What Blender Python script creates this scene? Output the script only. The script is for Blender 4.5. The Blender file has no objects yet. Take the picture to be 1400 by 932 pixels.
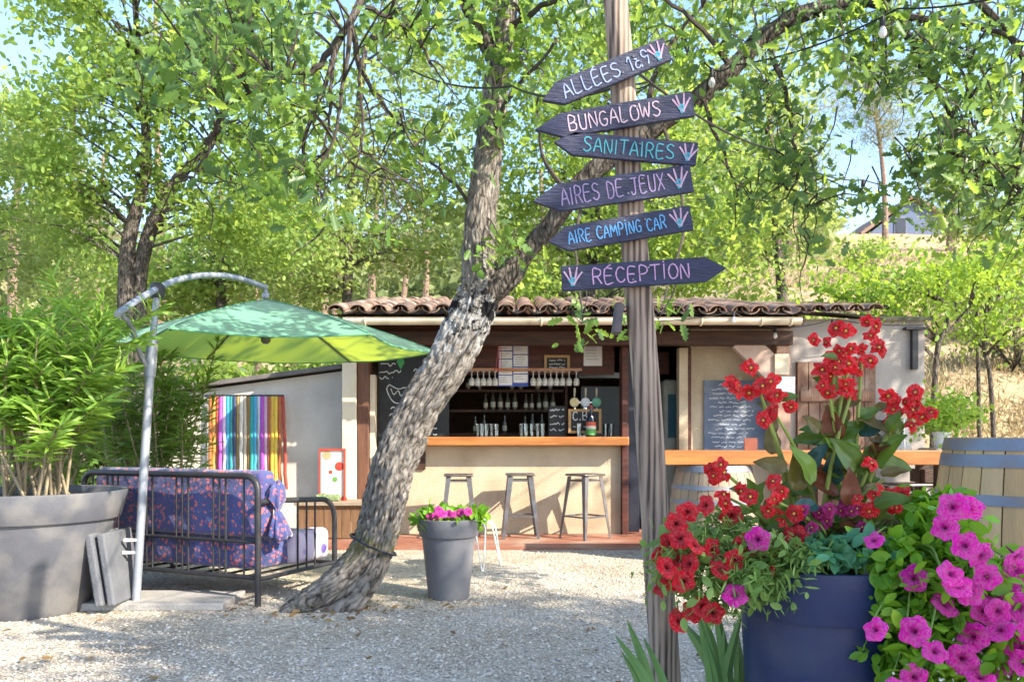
import bpy, bmesh, math, random
import numpy as np
from mathutils import Vector, Matrix, noise as mnoise

R = math.radians
rng = np.random.default_rng(7)
random.seed(7)
SC = bpy.context.scene
COL = SC.collection

# ------------------------------------------------------------------ camera
H, F, HY = 1.15, 1150.0, 595.0          # eye height, focal length and horizon row in the 1400 px photograph
cd = bpy.data.cameras.new('camera'); cam = bpy.data.objects.new('camera', cd); COL.objects.link(cam)
cd.sensor_width = 36; cd.lens = 36 * F / 1400; cd.shift_y = (HY - 466) / 1400
cd.clip_start = 0.05; cd.clip_end = 2000
cam.location = (0, 0, H); cam.rotation_euler = (R(90), 0, 0)
SC.camera = cam
cd.dof.use_dof = True; cd.dof.focus_distance = 3.6; cd.dof.aperture_fstop = 6.3
# ------------------------------------------------------------------ light
SUN = Vector((0.74, -0.47, 0.60)).normalized()      # towards the sun: right, a little behind the camera
el = math.asin(SUN.z); az = math.atan2(SUN.x, SUN.y)
W = bpy.data.worlds.new('World'); SC.world = W; W.use_nodes = True
nt = W.node_tree; bg = nt.nodes['Background']
sky = nt.nodes.new('ShaderNodeTexSky'); sky.sky_type = 'NISHITA'; sky.sun_disc = False
sky.sun_elevation = el; sky.sun_rotation = az; sky.air_density = 1.0; sky.dust_density = 1.0; sky.ozone_density = 2.5
nt.links.new(sky.outputs[0], bg.inputs[0]); bg.inputs[1].default_value = 0.15
sd = bpy.data.lights.new('sun', 'SUN'); sd.energy = 3.9; sd.angle = R(0.6); sd.color = (1, .90, .74)
so = bpy.data.objects.new('sun', sd); COL.objects.link(so); so.location = (20, -14, 20)
so.rotation_euler = SUN.to_track_quat('Z', 'Y').to_euler()
SC.view_settings.view_transform = 'Standard'; SC.view_settings.look = 'None'
SC.view_settings.exposure = 1.78; SC.view_settings.gamma = 1
SC.cycles.use_denoising = True; SC.cycles.max_bounces = 7; SC.cycles.diffuse_bounces = 4
SC.cycles.transmission_bounces = 6; SC.cycles.transparent_max_bounces = 6; SC.cycles.sample_clamp_indirect = 6

# ------------------------------------------------------------------ helpers
def at(x, y, Y):
    return Vector(((x - 700) / F * Y, Y, H + (HY - y) / F * Y))
def gx(x, Y): return (x - 700) / F * Y
def gz(y, Y): return H + (HY - y) / F * Y

def smooth01(a, b, x):
    t = np.clip((x - a) / (b - a), 0, 1); return t * t * (3 - 2 * t)
def terrain(x, y):
    x = np.asarray(x, float); y = np.asarray(y, float)
    k = smooth01(4.9, 6.4, x)
    start = 13.2 + (8.6 - 13.2) * k
    slope = .22 + .088 * smooth01(3, 9, x)
    d = np.clip(y - start, 0, 52)
    z = slope * d * d / (d + 1.2)
    z = z + smooth01(0, 4, d) * (1 - .8 * smooth01(20, 40, d)) * (.16 * np.sin(x * .7 + y * .35) + .22 * np.sin(y * .8 + x * .15) + .1 * np.sin(x * 1.9 - y * 1.3))
    return z
def tz(x, y): return float(terrain(x, y))

ORG = {}
def tag(o, label=None, cat=None, group=None, kind=None):
    if label: o['label'] = label
    if cat: o['category'] = cat
    if group: o['group'] = group
    if kind: o['kind'] = kind
    return o
def thing(name, loc, label, cat, group=None, rz=0):
    o = bpy.data.objects.new(name, None); COL.objects.link(o)
    o.location = loc; o.rotation_euler = (0, 0, rz); o.empty_display_size = .1
    ORG[o] = Vector(loc)
    return tag(o, label, cat, group)
def link(name, me, m, parent=None, org=None, smooth=False):
    if m is not None:
        for q in (m if isinstance(m, (list, tuple)) else [m]): me.materials.append(q)
    if smooth: me.shade_smooth()
    o = bpy.data.objects.new(name, me); COL.objects.link(o)
    if parent is not None:
        o.parent = parent; ORG[o] = ORG[parent]
    else:
        ORG[o] = Vector(org or (0, 0, 0)); o.location = ORG[o]
    return o
def npmesh(name, V, faces_flat, sizes, mi=None):
    me = bpy.data.meshes.new(name)
    V = np.ascontiguousarray(V, dtype=np.float32)
    me.vertices.add(len(V)); me.vertices.foreach_set('co', V.ravel())
    me.loops.add(len(faces_flat)); me.loops.foreach_set('vertex_index', np.asarray(faces_flat, np.int32))
    me.polygons.add(len(sizes))
    st = np.concatenate(([0], np.cumsum(sizes)[:-1])).astype(np.int32)
    me.polygons.foreach_set('loop_start', st)
    if mi is not None: me.polygons.foreach_set('material_index', np.asarray(mi, np.int32))
    me.update(calc_edges=True)
    return me
def instance(name, V, faces, M, T):
    """n copies of a small template joined in one mesh; M (n,3,3) columns are the axes, T (n,3)"""
    V = np.asarray(V, float); n = len(T); k = len(V)
    P = np.einsum('nij,kj->nki', M, V) + np.asarray(T)[:, None, :]
    flat = np.concatenate([np.asarray(f) for f in faces]); sz = np.array([len(f) for f in faces])
    FF = (flat[None, :] + (np.arange(n) * k)[:, None]).ravel()
    return npmesh(name, P.reshape(-1, 3), FF, np.tile(sz, n))
def basis(d, up, scale):
    """rows of direction d (leaf length axis y) and approximate normal up -> (n,3,3) with columns x,y,z"""
    d = d / np.linalg.norm(d, axis=1, keepdims=True)
    x = np.cross(d, up); x /= (np.linalg.norm(x, axis=1, keepdims=True) + 1e-9)
    z = np.cross(x, d)
    return np.stack([x, d, z], axis=2) * np.asarray(scale).reshape(-1, 1, 1)
def rvec(n): return rng.normal(size=(n, 3))

class MB:
    def __init__(s): s.bm = bmesh.new()
    def box(s, c, size, rot=None, bevel=0, seg=2):
        m = Matrix.Translation(c) @ (rot.to_4x4() if rot is not None else Matrix()) @ Matrix.Diagonal((*size, 1))
        r = bmesh.ops.create_cube(s.bm, size=1, matrix=m)
        if bevel:
            es = list({e for v in r['verts'] for e in v.link_edges})
            bmesh.ops.bevel(s.bm, geom=es, offset=bevel, segments=seg, affect='EDGES', profile=.5)
        return s
    def bx(s, x0, x1, y0, y1, z0, z1, bevel=0, seg=2):
        return s.box(((x0 + x1) / 2, (y0 + y1) / 2, (z0 + z1) / 2), (abs(x1 - x0), abs(y1 - y0), abs(z1 - z0)), None, bevel, seg)
    def bar(s, a, b, w, t, up=(0, 0, 1), bevel=0):
        a = Vector(a); b = Vector(b); d = (b - a); L = d.length; d.normalize()
        x = d.cross(Vector(up)).normalized(); z = x.cross(d)
        return s.box((a + b) / 2, (w, L, t), Matrix((x, d, z)).transposed(), bevel)
    def tube(s, P, r, n=10, cap=True, closed=False):
        P = [Vector(p) for p in P]; m = len(P)
        if not isinstance(r, (list, tuple)): r = [r] * m
        rings = []; t0 = (P[1] - P[0]).normalized()
        u = t0.orthogonal().normalized()
        for i in range(m):
            if closed: t = (P[(i + 1) % m] - P[i - 1]).normalized()
            else: t = (P[min(i + 1, m - 1)] - P[max(i - 1, 0)]).normalized()
            u = (u - t * u.dot(t)).normalized(); v = t.cross(u)
            rings.append([s.bm.verts.new(P[i] + (u * math.cos(2 * math.pi * k / n) + v * math.sin(2 * math.pi * k / n)) * r[i]) for k in range(n)])
        for i in range(m if closed else m - 1):
            A, B = rings[i], rings[(i + 1) % m]
            for k in range(n): s.bm.faces.new((A[k], A[(k + 1) % n], B[(k + 1) % n], B[k]))
        if cap and not closed:
            s.bm.faces.new(rings[0][::-1]); s.bm.faces.new(rings[-1])
        return s
    def lathe(s, prof, c=(0, 0, 0), n=32, rot=None, arc=1.0):
        c = Vector(c); rings = []
        for (r, z) in prof:
            ring = []
            for k in range(n):
                a = 2 * math.pi * k / n * arc; p = Vector((r * math.cos(a), r * math.sin(a), z))
                if rot is not None: p = rot @ p
                ring.append(s.bm.verts.new(c + p))
            rings.append(ring)
        for A, B in zip(rings, rings[1:]):
            for k in range(n if arc == 1 else n - 1): s.bm.faces.new((A[k], A[(k + 1) % n], B[(k + 1) % n], B[k]))
        for ring, flip in ((rings[0], True), (rings[-1], False)):
            if arc == 1: s.bm.faces.new(ring[::-1] if flip else ring)
        return s
    def prism(s, poly, o, ex, ey, ez, bevel=0):
        """polygon (list of (u,v)) in the plane o + u*ex + v*ey, extruded by vector ez"""
        o = Vector(o); ex = Vector(ex); ey = Vector(ey); ez = Vector(ez)
        A = [s.bm.verts.new(o + ex * u + ey * v) for u, v in poly]; B = [s.bm.verts.new(v.co + ez) for v in A]
        f = [s.bm.faces.new(A), s.bm.faces.new(B[::-1])]
        n = len(A)
        for k in range(n): f.append(s.bm.faces.new((A[k], B[k], B[(k + 1) % n], A[(k + 1) % n])))
        if bevel: bmesh.ops.bevel(s.bm, geom=list({e for q in f for e in q.edges}), offset=bevel, segments=2, affect='EDGES')
        return s
    def sheet(s, grid):
        """grid of points [i][j] -> quads"""
        V = [[s.bm.verts.new(p) for p in row] for row in grid]
        for a, b in zip(V, V[1:]):
            for j in range(len(a) - 1): s.bm.faces.new((a[j], a[j + 1], b[j + 1], b[j]))
        return s
    def mesh(s, name, org=(0, 0, 0)):
        bmesh.ops.recalc_face_normals(s.bm, faces=s.bm.faces)
        me = bpy.data.meshes.new(name); s.bm.to_mesh(me); s.bm.free()
        if Vector(org).length: me.transform(Matrix.Translation(-Vector(org)))
        return me
    def build(s, name, m, parent=None, org=None, smooth=False):
        if parent is None and org is None:
            co = [v.co for v in s.bm.verts]
            org = Vector(((min(c.x for c in co) + max(c.x for c in co)) / 2, (min(c.y for c in co) + max(c.y for c in co)) / 2, min(c.z for c in co)))
        O = ORG[parent] if parent is not None else Vector(org)
        o = link(name, s.mesh(name, O), m, parent, O)
        if smooth:
            o.data.shade_smooth()
            try: o.data.set_sharp_from_angle(angle=R(40))
            except Exception: pass
        return o
def copy_tree(o, parent=None):
    c = o.copy(); COL.objects.link(c); c.parent = parent
    for ch in list(o.children): copy_tree(ch, c)
    return c
def spline(P, k=6, closed=False):
    """Catmull-Rom through rows of numbers"""
    P = np.asarray(P, float); n = len(P); out = []
    for i in range(n - 1):
        p0, p1, p2, p3 = P[max(i - 1, 0)], P[i], P[i + 1], P[min(i + 2, n - 1)]
        for j in range(k):
            t = j / k
            out.append(.5 * ((2 * p1) + (p2 - p0) * t + (2 * p0 - 5 * p1 + 4 * p2 - p3) * t * t + (3 * p1 - p0 - 3 * p2 + p3) * t ** 3))
    out.append(P[-1]); return np.array(out)

# ------------------------------------------------------------------ materials
MATS = {}
def newmat(name):
    m = bpy.data.materials.new(name); m.use_nodes = True
    n = m.node_tree.nodes; return m, n, m.node_tree.links, n['Principled BSDF']
def ramp(n, l, fac, stops):
    r = n.new('ShaderNodeValToRGB'); e = r.color_ramp.elements
    while len(e) < len(stops): e.new(.5)
    for q, (p, c) in zip(e, stops): q.position = p; q.color = (*c, 1) if len(c) == 3 else c
    l.new(fac, r.inputs[0]); return r.outputs[0]
def pm(name, c1, c2=None, scale=8, rough=.7, bump=0, bscale=None, metal=0, stretch=(1, 1, 1), spec=.4, lo=.35, hi=.65, detail=5, coat=0, c3=None, s3=2, sheen=0):
    """procedural: two colours over noise (object space), optional third colour in broad stains, bump from fine noise"""
    if name in MATS: return MATS[name]
    m, n, l, b = newmat(name)
    c2 = c2 or tuple(x * .75 for x in c1)
    tc = n.new('ShaderNodeTexCoord'); mp = n.new('ShaderNodeMapping'); mp.inputs['Scale'].default_value = stretch
    l.new(tc.outputs['Object'], mp.inputs[0])
    t = n.new('ShaderNodeTexNoise'); t.inputs['Scale'].default_value = scale; t.inputs['Detail'].default_value = detail; t.inputs['Roughness'].default_value = .62
    l.new(mp.outputs[0], t.inputs['Vector'])
    col = ramp(n, l, t.outputs['Fac'], [(lo, c1), (hi, c2)])
    if c3:
        t3 = n.new('ShaderNodeTexNoise'); t3.inputs['Scale'].default_value = s3; t3.inputs['Detail'].default_value = 6; l.new(tc.outputs['Object'], t3.inputs['Vector'])
        f3 = ramp(n, l, t3.outputs['Fac'], [(.48, (0, 0, 0)), (.68, (1, 1, 1))])
        mx = n.new('ShaderNodeMix'); mx.data_type = 'RGBA'; l.new(f3, mx.inputs[0]); l.new(col, mx.inputs[6]); mx.inputs[7].default_value = (*c3, 1); col = mx.outputs[2]
    l.new(col, b.inputs['Base Color'])
    b.inputs['Roughness'].default_value = rough; b.inputs['Metallic'].default_value = metal; b.inputs['Specular IOR Level'].default_value = spec
    b.inputs['Coat Weight'].default_value = coat; b.inputs['Sheen Weight'].default_value = sheen
    if bump:
        t2 = n.new('ShaderNodeTexNoise'); t2.inputs['Scale'].default_value = bscale or scale * 4; t2.inputs['Detail'].default_value = 6; l.new(mp.outputs[0], t2.inputs['Vector'])
        bp = n.new('ShaderNodeBump'); bp.inputs['Strength'].default_value = bump; bp.inputs['Distance'].default_value = .02
        l.new(t2.outputs['Fac'], bp.inputs['Height']); l.new(bp.outputs[0], b.inputs['Normal'])
    MATS[name] = m; return m
def leafmat(name, c1, c2, ct, tw=.45, rough=.45, nscale=1.3, yel=None):
    """leaf: reflects c1..c2 (per leaf and per clump), lets ct through"""
    if name in MATS: return MATS[name]
    m, n, l, b = newmat(name)
    g = n.new('ShaderNodeNewGeometry'); tc = n.new('ShaderNodeTexCoord')
    t = n.new('ShaderNodeTexNoise'); t.inputs['Scale'].default_value = nscale; t.inputs['Detail'].default_value = 2; l.new(tc.outputs['Object'], t.inputs['Vector'])
    a = n.new('ShaderNodeMath'); a.operation = 'MULTIPLY_ADD'; l.new(t.outputs['Fac'], a.inputs[0]); a.inputs[1].default_value = 1.4; a.inputs[2].default_value = -.55
    s = n.new('ShaderNodeMath'); s.operation = 'MULTIPLY_ADD'; l.new(g.outputs['Random Per Island'], s.inputs[0]); s.inputs[1].default_value = .7; l.new(a.outputs[0], s.inputs[2])
    st = [(.1, c1), (.85, c2)] + ([(.97, yel)] if yel else [])
    col = ramp(n, l, s.outputs[0], st); l.new(col, b.inputs['Base Color']); b.inputs['Roughness'].default_value = rough; b.inputs['Specular IOR Level'].default_value = .35
    tr = n.new('ShaderNodeBsdfTranslucent')
    mx2 = n.new('ShaderNodeMix'); mx2.data_type = 'RGBA'; mx2.inputs[0].default_value = .65; l.new(col, mx2.inputs[6]); mx2.inputs[7].default_value = (*ct, 1); l.new(mx2.outputs[2], tr.inputs[0])
    mx = n.new('ShaderNodeMixShader'); mx.inputs[0].default_value = tw
    l.new(b.outputs[0], mx.inputs[1]); l.new(tr.outputs[0], mx.inputs[2]); l.new(mx.outputs[0], n['Material Output'].inputs[0])
    MATS[name] = m; return m

# leaf templates (x across, y along, z up)
DIAMOND = [(0, 0, 0), (.3, .45, .06), (0, 1, -.04), (-.3, .45, .06)]; DIAMOND_F = [(0, 1, 2), (0, 2, 3)]
_ho = [(.0, 0), (.07, .12), (.19, .2), (.11, .31), (.27, .43), (.15, .54), (.3, .67), (.17, .77), (.19, .9), (0, 1)]
OAK = [(0, 0, 0)] + [(x, y, .25 * x - .12 * y * y) for x, y in _ho[1:-1]] + [(0, 1, -.12)] + [(-x, y, .25 * x - .12 * y * y) for x, y in _ho[-2:0:-1]]
OAK_F = [tuple(range(0, 10)), (0,) + tuple(range(9, 18))]
LANCE = [(0, 0, 0), (.068, .35, .03), (.058, .7, .0), (0, 1, -.12), (-.058, .7, 0), (-.068, .35, .03), (0, .35, 0.0), (0, .7, -.03)]
LANCE_F = [(0, 1, 6), (0, 6, 5), (6, 1, 2, 7), (5, 6, 7, 4), (7, 2, 3), (4, 7, 3)]
OVAL = [(0, 0, 0), (.2, .22, .05), (.27, .5, .06), (.19, .8, .0), (0, 1, -.08), (-.19, .8, .0), (-.27, .5, .06), (-.2, .22, .05), (0, .5, -.01)]
OVAL_F = [(0, 1, 8), (1, 2, 8), (2, 3, 8), (3, 4, 8), (8, 4, 5), (8, 5, 6), (8, 6, 7), (8, 7, 0)]

def leafcloud(name, m, C, size, parent, tmpl=(DIAMOND, DIAMOND_F), updir=.55, droop=.25, svar=.4, per=0):
    """one leaf at each centre C"""
    n = len(C); d = rvec(n); d[:, 2] -= droop; up = rvec(n) * .8; up[:, 2] += updir + .4
    if per: cu = rvec(n // per); cu[:, 2] = np.abs(cu[:, 2]) + .5; up = np.repeat(cu, per, 0) + rvec(n) * .55
    M = basis(d, up, size * (1 + rng.uniform(-svar, svar, n)))
    O = np.array(ORG[parent])
    return link(name, instance(name, *tmpl, M, C - O), m, parent)
THIN = 1.0
def clumps(ells, nper, spread):
    """ells: list of (centre, radii, n) -> clump centres in the ellipsoid (denser to the rim) and leaf centres"""
    CC = []
    for c, r, n in ells:
        d = rvec(n); d /= np.linalg.norm(d, axis=1, keepdims=True)
        rad = rng.uniform(.25, 1, (n, 1)) ** .5
        CC.append(np.array(c) + d * rad * np.array(r))
    CC = np.concatenate(CC); k = len(CC)
    s = spread * rng.uniform(.6, 1.35, (k, 1, 1))
    L = CC[:, None, :] + rng.normal(size=(k, nper, 3)) * s * np.array([1, 1, .55])
    return CC, L.reshape(-1, 3)

# ------------------------------------------------------------------ ground
def ground():
    def axis(segs):
        out = []
        for a, b, s in segs: out += list(np.arange(a, b, s))
        return np.array(out + [segs[-1][1]])
    xs = axis([(-160, -40, 12), (-40, -14, 2), (-14, 16, .4), (16, 40, 2), (40, 160, 12)])
    ys = axis([(-60, 0, 6), (0, 20, .4), (20, 66, 1.2), (66, 220, 14)])
    X, Yg = np.meshgrid(xs, ys); Z = terrain(X, Yg)
    V = np.stack([X, Yg, Z], 2).reshape(-1, 3)
    ny, nx = X.shape
    i = (np.arange(ny - 1)[:, None] * nx + np.arange(nx - 1)[None, :]).ravel()
    Fq = np.stack([i, i + 1, i + 1 + nx, i + nx], 1)
    me = npmesh('ground', V, Fq.ravel(), np.full(len(Fq), 4)); me.shade_smooth()
    m, n, l, b = newmat('ground')
    tc = n.new('ShaderNodeTexCoord'); sep = n.new('ShaderNodeSeparateXYZ'); l.new(tc.outputs['Object'], sep.inputs[0])
    def nz(s, d=6):
        t = n.new('ShaderNodeTexNoise'); t.inputs['Scale'].default_value = s; t.inputs['Detail'].default_value = d; t.inputs['Roughness'].default_value = .7
        l.new(tc.outputs['Object'], t.inputs['Vector']); return t.outputs['Fac']
    v = n.new('ShaderNodeTexVoronoi'); v.inputs['Scale'].default_value = 55; l.new(tc.outputs['Object'], v.inputs['Vector'])
    grav = ramp(n, l, v.outputs['Color'], [(0, (.29, .25, .205)), (.45, (.44, .39, .325)), (1, (.54, .49, .42))])
    stain = ramp(n, l, nz(.8), [(.40, (1.05, 1.05, 1.05)), (.55, (.9, .86, .8)), (.70, (.62, .55, .48))])
    mg = n.new('ShaderNodeMix'); mg.data_type = 'RGBA'; mg.blend_type = 'MULTIPLY'; mg.inputs[0].default_value = 1; l.new(grav, mg.inputs[6]); l.new(stain, mg.inputs[7])
    g1 = ramp(n, l, nz(.5, 8), [(.3, (.40, .31, .19)), (.48, (.52, .42, .28)), (.6, (.42, .33, .22)), (.72, (.17, .19, .07))])
    g2 = ramp(n, l, nz(14, 4), [(.3, (.5, .45, .38)), (.7, (1.1, 1.05, 1))])
    mh = n.new('ShaderNodeMix'); mh.data_type = 'RGBA'; mh.blend_type = 'MULTIPLY'; mh.inputs[0].default_value = 1; l.new(g1, mh.inputs[6]); l.new(g2, mh.inputs[7])
    zz = n.new('ShaderNodeMath'); zz.operation = 'MULTIPLY_ADD'; l.new(nz(2.5), zz.inputs[0]); zz.inputs[1].default_value = .5; l.new(sep.outputs[2], zz.inputs[2])
    msk = ramp(n, l, zz.outputs[0], [(.3, (0, 0, 0)), (.5, (1, 1, 1))])
    mm = n.new('ShaderNodeMix'); mm.data_type = 'RGBA'; l.new(msk, mm.inputs[0]); l.new(mg.outputs[2], mm.inputs[6]); l.new(mh.outputs[2], mm.inputs[7])
    l.new(mm.outputs[2], b.inputs['Base Color']); b.inputs['Roughness'].default_value = .95; b.inputs['Specular IOR Level'].default_value = .1
    bp = n.new('ShaderNodeBump'); bp.inputs['Strength'].default_value = .9; bp.inputs['Distance'].default_value = .012; l.new(v.outputs['Distance'], bp.inputs['Height']); l.new(bp.outputs[0], b.inputs['Normal'])
    o = link('ground', me, m); tag(o, kind='structure')
    # loose stones of the gravel
    N = 90000
    Yp = 1 / rng.uniform(1 / 9.6, 1 / 2.6, N); Xp = rng.uniform(-.72, .72, N) * Yp + rng.normal(0, .1, N)
    keep = ~((Xp > -2.6) & (Xp < 1.7) & (Yp > 8.45)); Xp, Yp = Xp[keep], Yp[keep]; N = len(Xp)
    sz = rng.gamma(3, .0015, N) + .0026
    oct_ = [(1, 0, .1), (0, 1, -.1), (-1, .1, .2), (-.1, -1, 0), (.1, .1, .62), (.5, .6, .45), (-.6, -.5, .4)]
    of = [(0, 5, 4), (5, 1, 4), (1, 2, 4), (2, 6, 4), (6, 3, 4), (3, 0, 4), (0, 1, 5), (2, 3, 6)]
    a = rng.uniform(0, 6.28, N); M = np.zeros((N, 3, 3)); M[:, 0, 0] = np.cos(a); M[:, 0, 1] = -np.sin(a); M[:, 1, 0] = np.sin(a); M[:, 1, 1] = np.cos(a); M[:, 2, 2] = 1
    sh = rng.uniform(-.3, .3, (N, 2)); M[:, 2, 0] = sh[:, 0]; M[:, 2, 1] = sh[:, 1]
    M *= (sz[:, None] * rng.uniform(.6, 1.3, (N, 3)))[:, None, :]
    me = instance('gravel', oct_, of, M, np.stack([Xp, Yp, terrain(Xp, Yp) + .001], 1))
    m2, n, l, b = newmat('gravel')
    g = n.new('ShaderNodeNewGeometry')
    l.new(ramp(n, l, g.outputs['Random Per Island'], [(0, (.28, .24, .195)), (.3, (.42, .37, .305)), (.7, (.51, .455, .38)), (1, (.62, .57, .50))]), b.inputs['Base Color'])
    b.inputs['Roughness'].default_value = .9; b.inputs['Specular IOR Level'].default_value = .2
    tag(link('gravel', me, m2), 'loose pale crushed gravel covering the yard', 'gravel', kind='stuff')
    N = 220; Yp = 1 / rng.uniform(1 / 9.5, 1 / 3, N); Xp = rng.uniform(-.7, .7, N) * Yp; Xp[:90] = rng.normal(-1.1, .35, 90); Yp[:90] = rng.normal(5.5, .16, 90); d = rvec(N); d[:, 2] *= .15; up = rvec(N) * .35; up[:, 2] += 1
    me = instance('fallen_leaves', OAK, OAK_F, basis(d, up, rng.uniform(.03, .06, N)), np.stack([Xp, Yp, np.full(N, .018)], 1))
    tag(link('fallen_leaves', me, leafmat('fallen_leaf', (.16, .09, .04), (.30, .19, .08), (.3, .18, .06), .2, .8, 3, (.25, .24, .07))), 'dry fallen oak leaves scattered over the gravel', 'leaves', kind='stuff')
    # dry grass on the bank and the hill
    N = 26000
    Yp = rng.uniform(8.9, 44, N); Xp = gx(rng.uniform(1000, 1500, N), 1) * Yp
    keep = (terrain(Xp, Yp) > .25) & ~((Xp < 5.1) & (Yp < 13.4)); Xp, Yp = Xp[keep], Yp[keep]
    nn = np.sin(Xp * 1.7) + np.sin(Yp * 1.3 + Xp) + rng.normal(0, .8, len(Xp)); keep = nn > -.6; Xp, Yp = Xp[keep], Yp[keep]; N = len(Xp)
    d = rvec(N) * .5; d[:, 2] = 1
    M = basis(d, rvec(N), rng.uniform(.10, .26, N) * (1 + Yp / 60))
    me = instance('dry_grass', [(-.06, 0, 0), (.06, 0, 0), (.03, .6, .1), (.1, 1, .4), (-.16, .1, .1), (-.05, 0, .12), (-.3, .85, .3)], [(0, 1, 2), (2, 3, 0), (4, 5, 6)], M, np.stack([Xp, Yp, terrain(Xp, Yp) - .01], 1))
    gm = leafmat('dry_grass', (.34, .26, .14), (.52, .43, .27), (.5, .42, .24), .25, .8, .25, (.24, .26, .08))
    tag(link('dry_grass', me, gm), 'sun-bleached dry grass on the hillside behind the bar', 'grass', kind='stuff')
ground()

WOODO = pm('counter_wood', (.42, .17, .045), (.26, .09, .022), 3, .35, .15, 30, stretch=(.6, 6, 6), coat=.3)
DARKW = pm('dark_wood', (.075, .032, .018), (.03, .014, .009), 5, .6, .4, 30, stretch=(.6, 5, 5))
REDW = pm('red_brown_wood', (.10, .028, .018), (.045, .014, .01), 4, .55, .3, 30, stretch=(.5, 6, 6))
POSTW = pm('brown_post', (.16, .07, .04), (.08, .035, .022), 5, .6, .4, 30, stretch=(5, 5, .6))
PLAST = pm('plaster_cream', (.52, .43, .31), (.46, .37, .26), 3, .9, .35, 60, c3=(.37, .28, .19), s3=1.7)
PLASTG = pm('plaster_grey', (.38, .34, .31), (.33, .295, .27), 3, .9, .35, 60, c3=(.26, .225, .205), s3=1.8)
CREAM = pm('cream_paint', (.66, .58, .44), (.58, .50, .37), 4, .6, .1)
GUTT = pm('gutter_pvc', (.68, .60, .46), (.60, .52, .40), 2, .45, .05, c3=(.42, .36, .27), s3=3)
TILE = [pm('tile_%d' % i, c, tuple(x * .62 for x in c), 9, .85, .5, 40, c3=k, s3=6) for i, (c, k) in enumerate([((.27, .155, .11), (.20, .17, .14)), ((.32, .21, .155), (.13, .11, .09)), ((.24, .155, .12), (.30, .26, .22)), ((.19, .12, .095), (.09, .08, .07))])]
BLACKB = pm('blackboard', (.012, .013, .014), (.022, .023, .024), 6, .6, .05)
BLACKM = pm('black_metal', (.018, .018, .022), (.03, .03, .034), 20, .45, .05)
NAVY = pm('navy_panel', (.012, .014, .026), (.02, .022, .036), 6, .5)
CHALK = pm('chalk', (.7, .7, .68), (.45, .46, .46), 60, .9)
STEEL = pm('stool_steel', (.20, .195, .20), (.13, .125, .13), 7, .42, .08, 40, metal=.75, c3=(.16, .12, .10), s3=5)
WHITEP = pm('white_paper', (.75, .73, .72), (.68, .66, .66), 5, .8)
TERRA = pm('terracotta_floor', (.30, .12, .075), (.22, .085, .055), 5, .6, .3, 50, c3=(.34, .22, .16), s3=2.2)
GLASS = None
def glass():
    m, n, l, b = newmat('glass'); b.inputs['Base Color'].default_value = (.9, .95, .95, 1); b.inputs['Roughness'].default_value = .03
    t = n.new('ShaderNodeBsdfTransparent'); t.inputs[0].default_value = (.93, .96, .96, 1)
    fr = n.new('ShaderNodeFresnel'); fr.inputs[0].default_value = 1.5; b.inputs['Metallic'].default_value = 0; b.inputs['Specular IOR Level'].default_value = 1
    gl = n.new('ShaderNodeBsdfGlossy'); gl.inputs[1].default_value = .05
    ad = n.new('ShaderNodeMath'); ad.operation = 'MULTIPLY_ADD'; l.new(fr.outputs[0], ad.inputs[0]); ad.inputs[1].default_value = 1.2; ad.inputs[2].default_value = .08
    mx = n.new('ShaderNodeMixShader'); l.new(ad.outputs[0], mx.inputs[0]); l.new(t.outputs[0], mx.inputs[1]); l.new(gl.outputs[0], mx.inputs[2]); l.new(mx.outputs[0], n['Material Output'].inputs[0]); return m
GLASS = glass()

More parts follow.
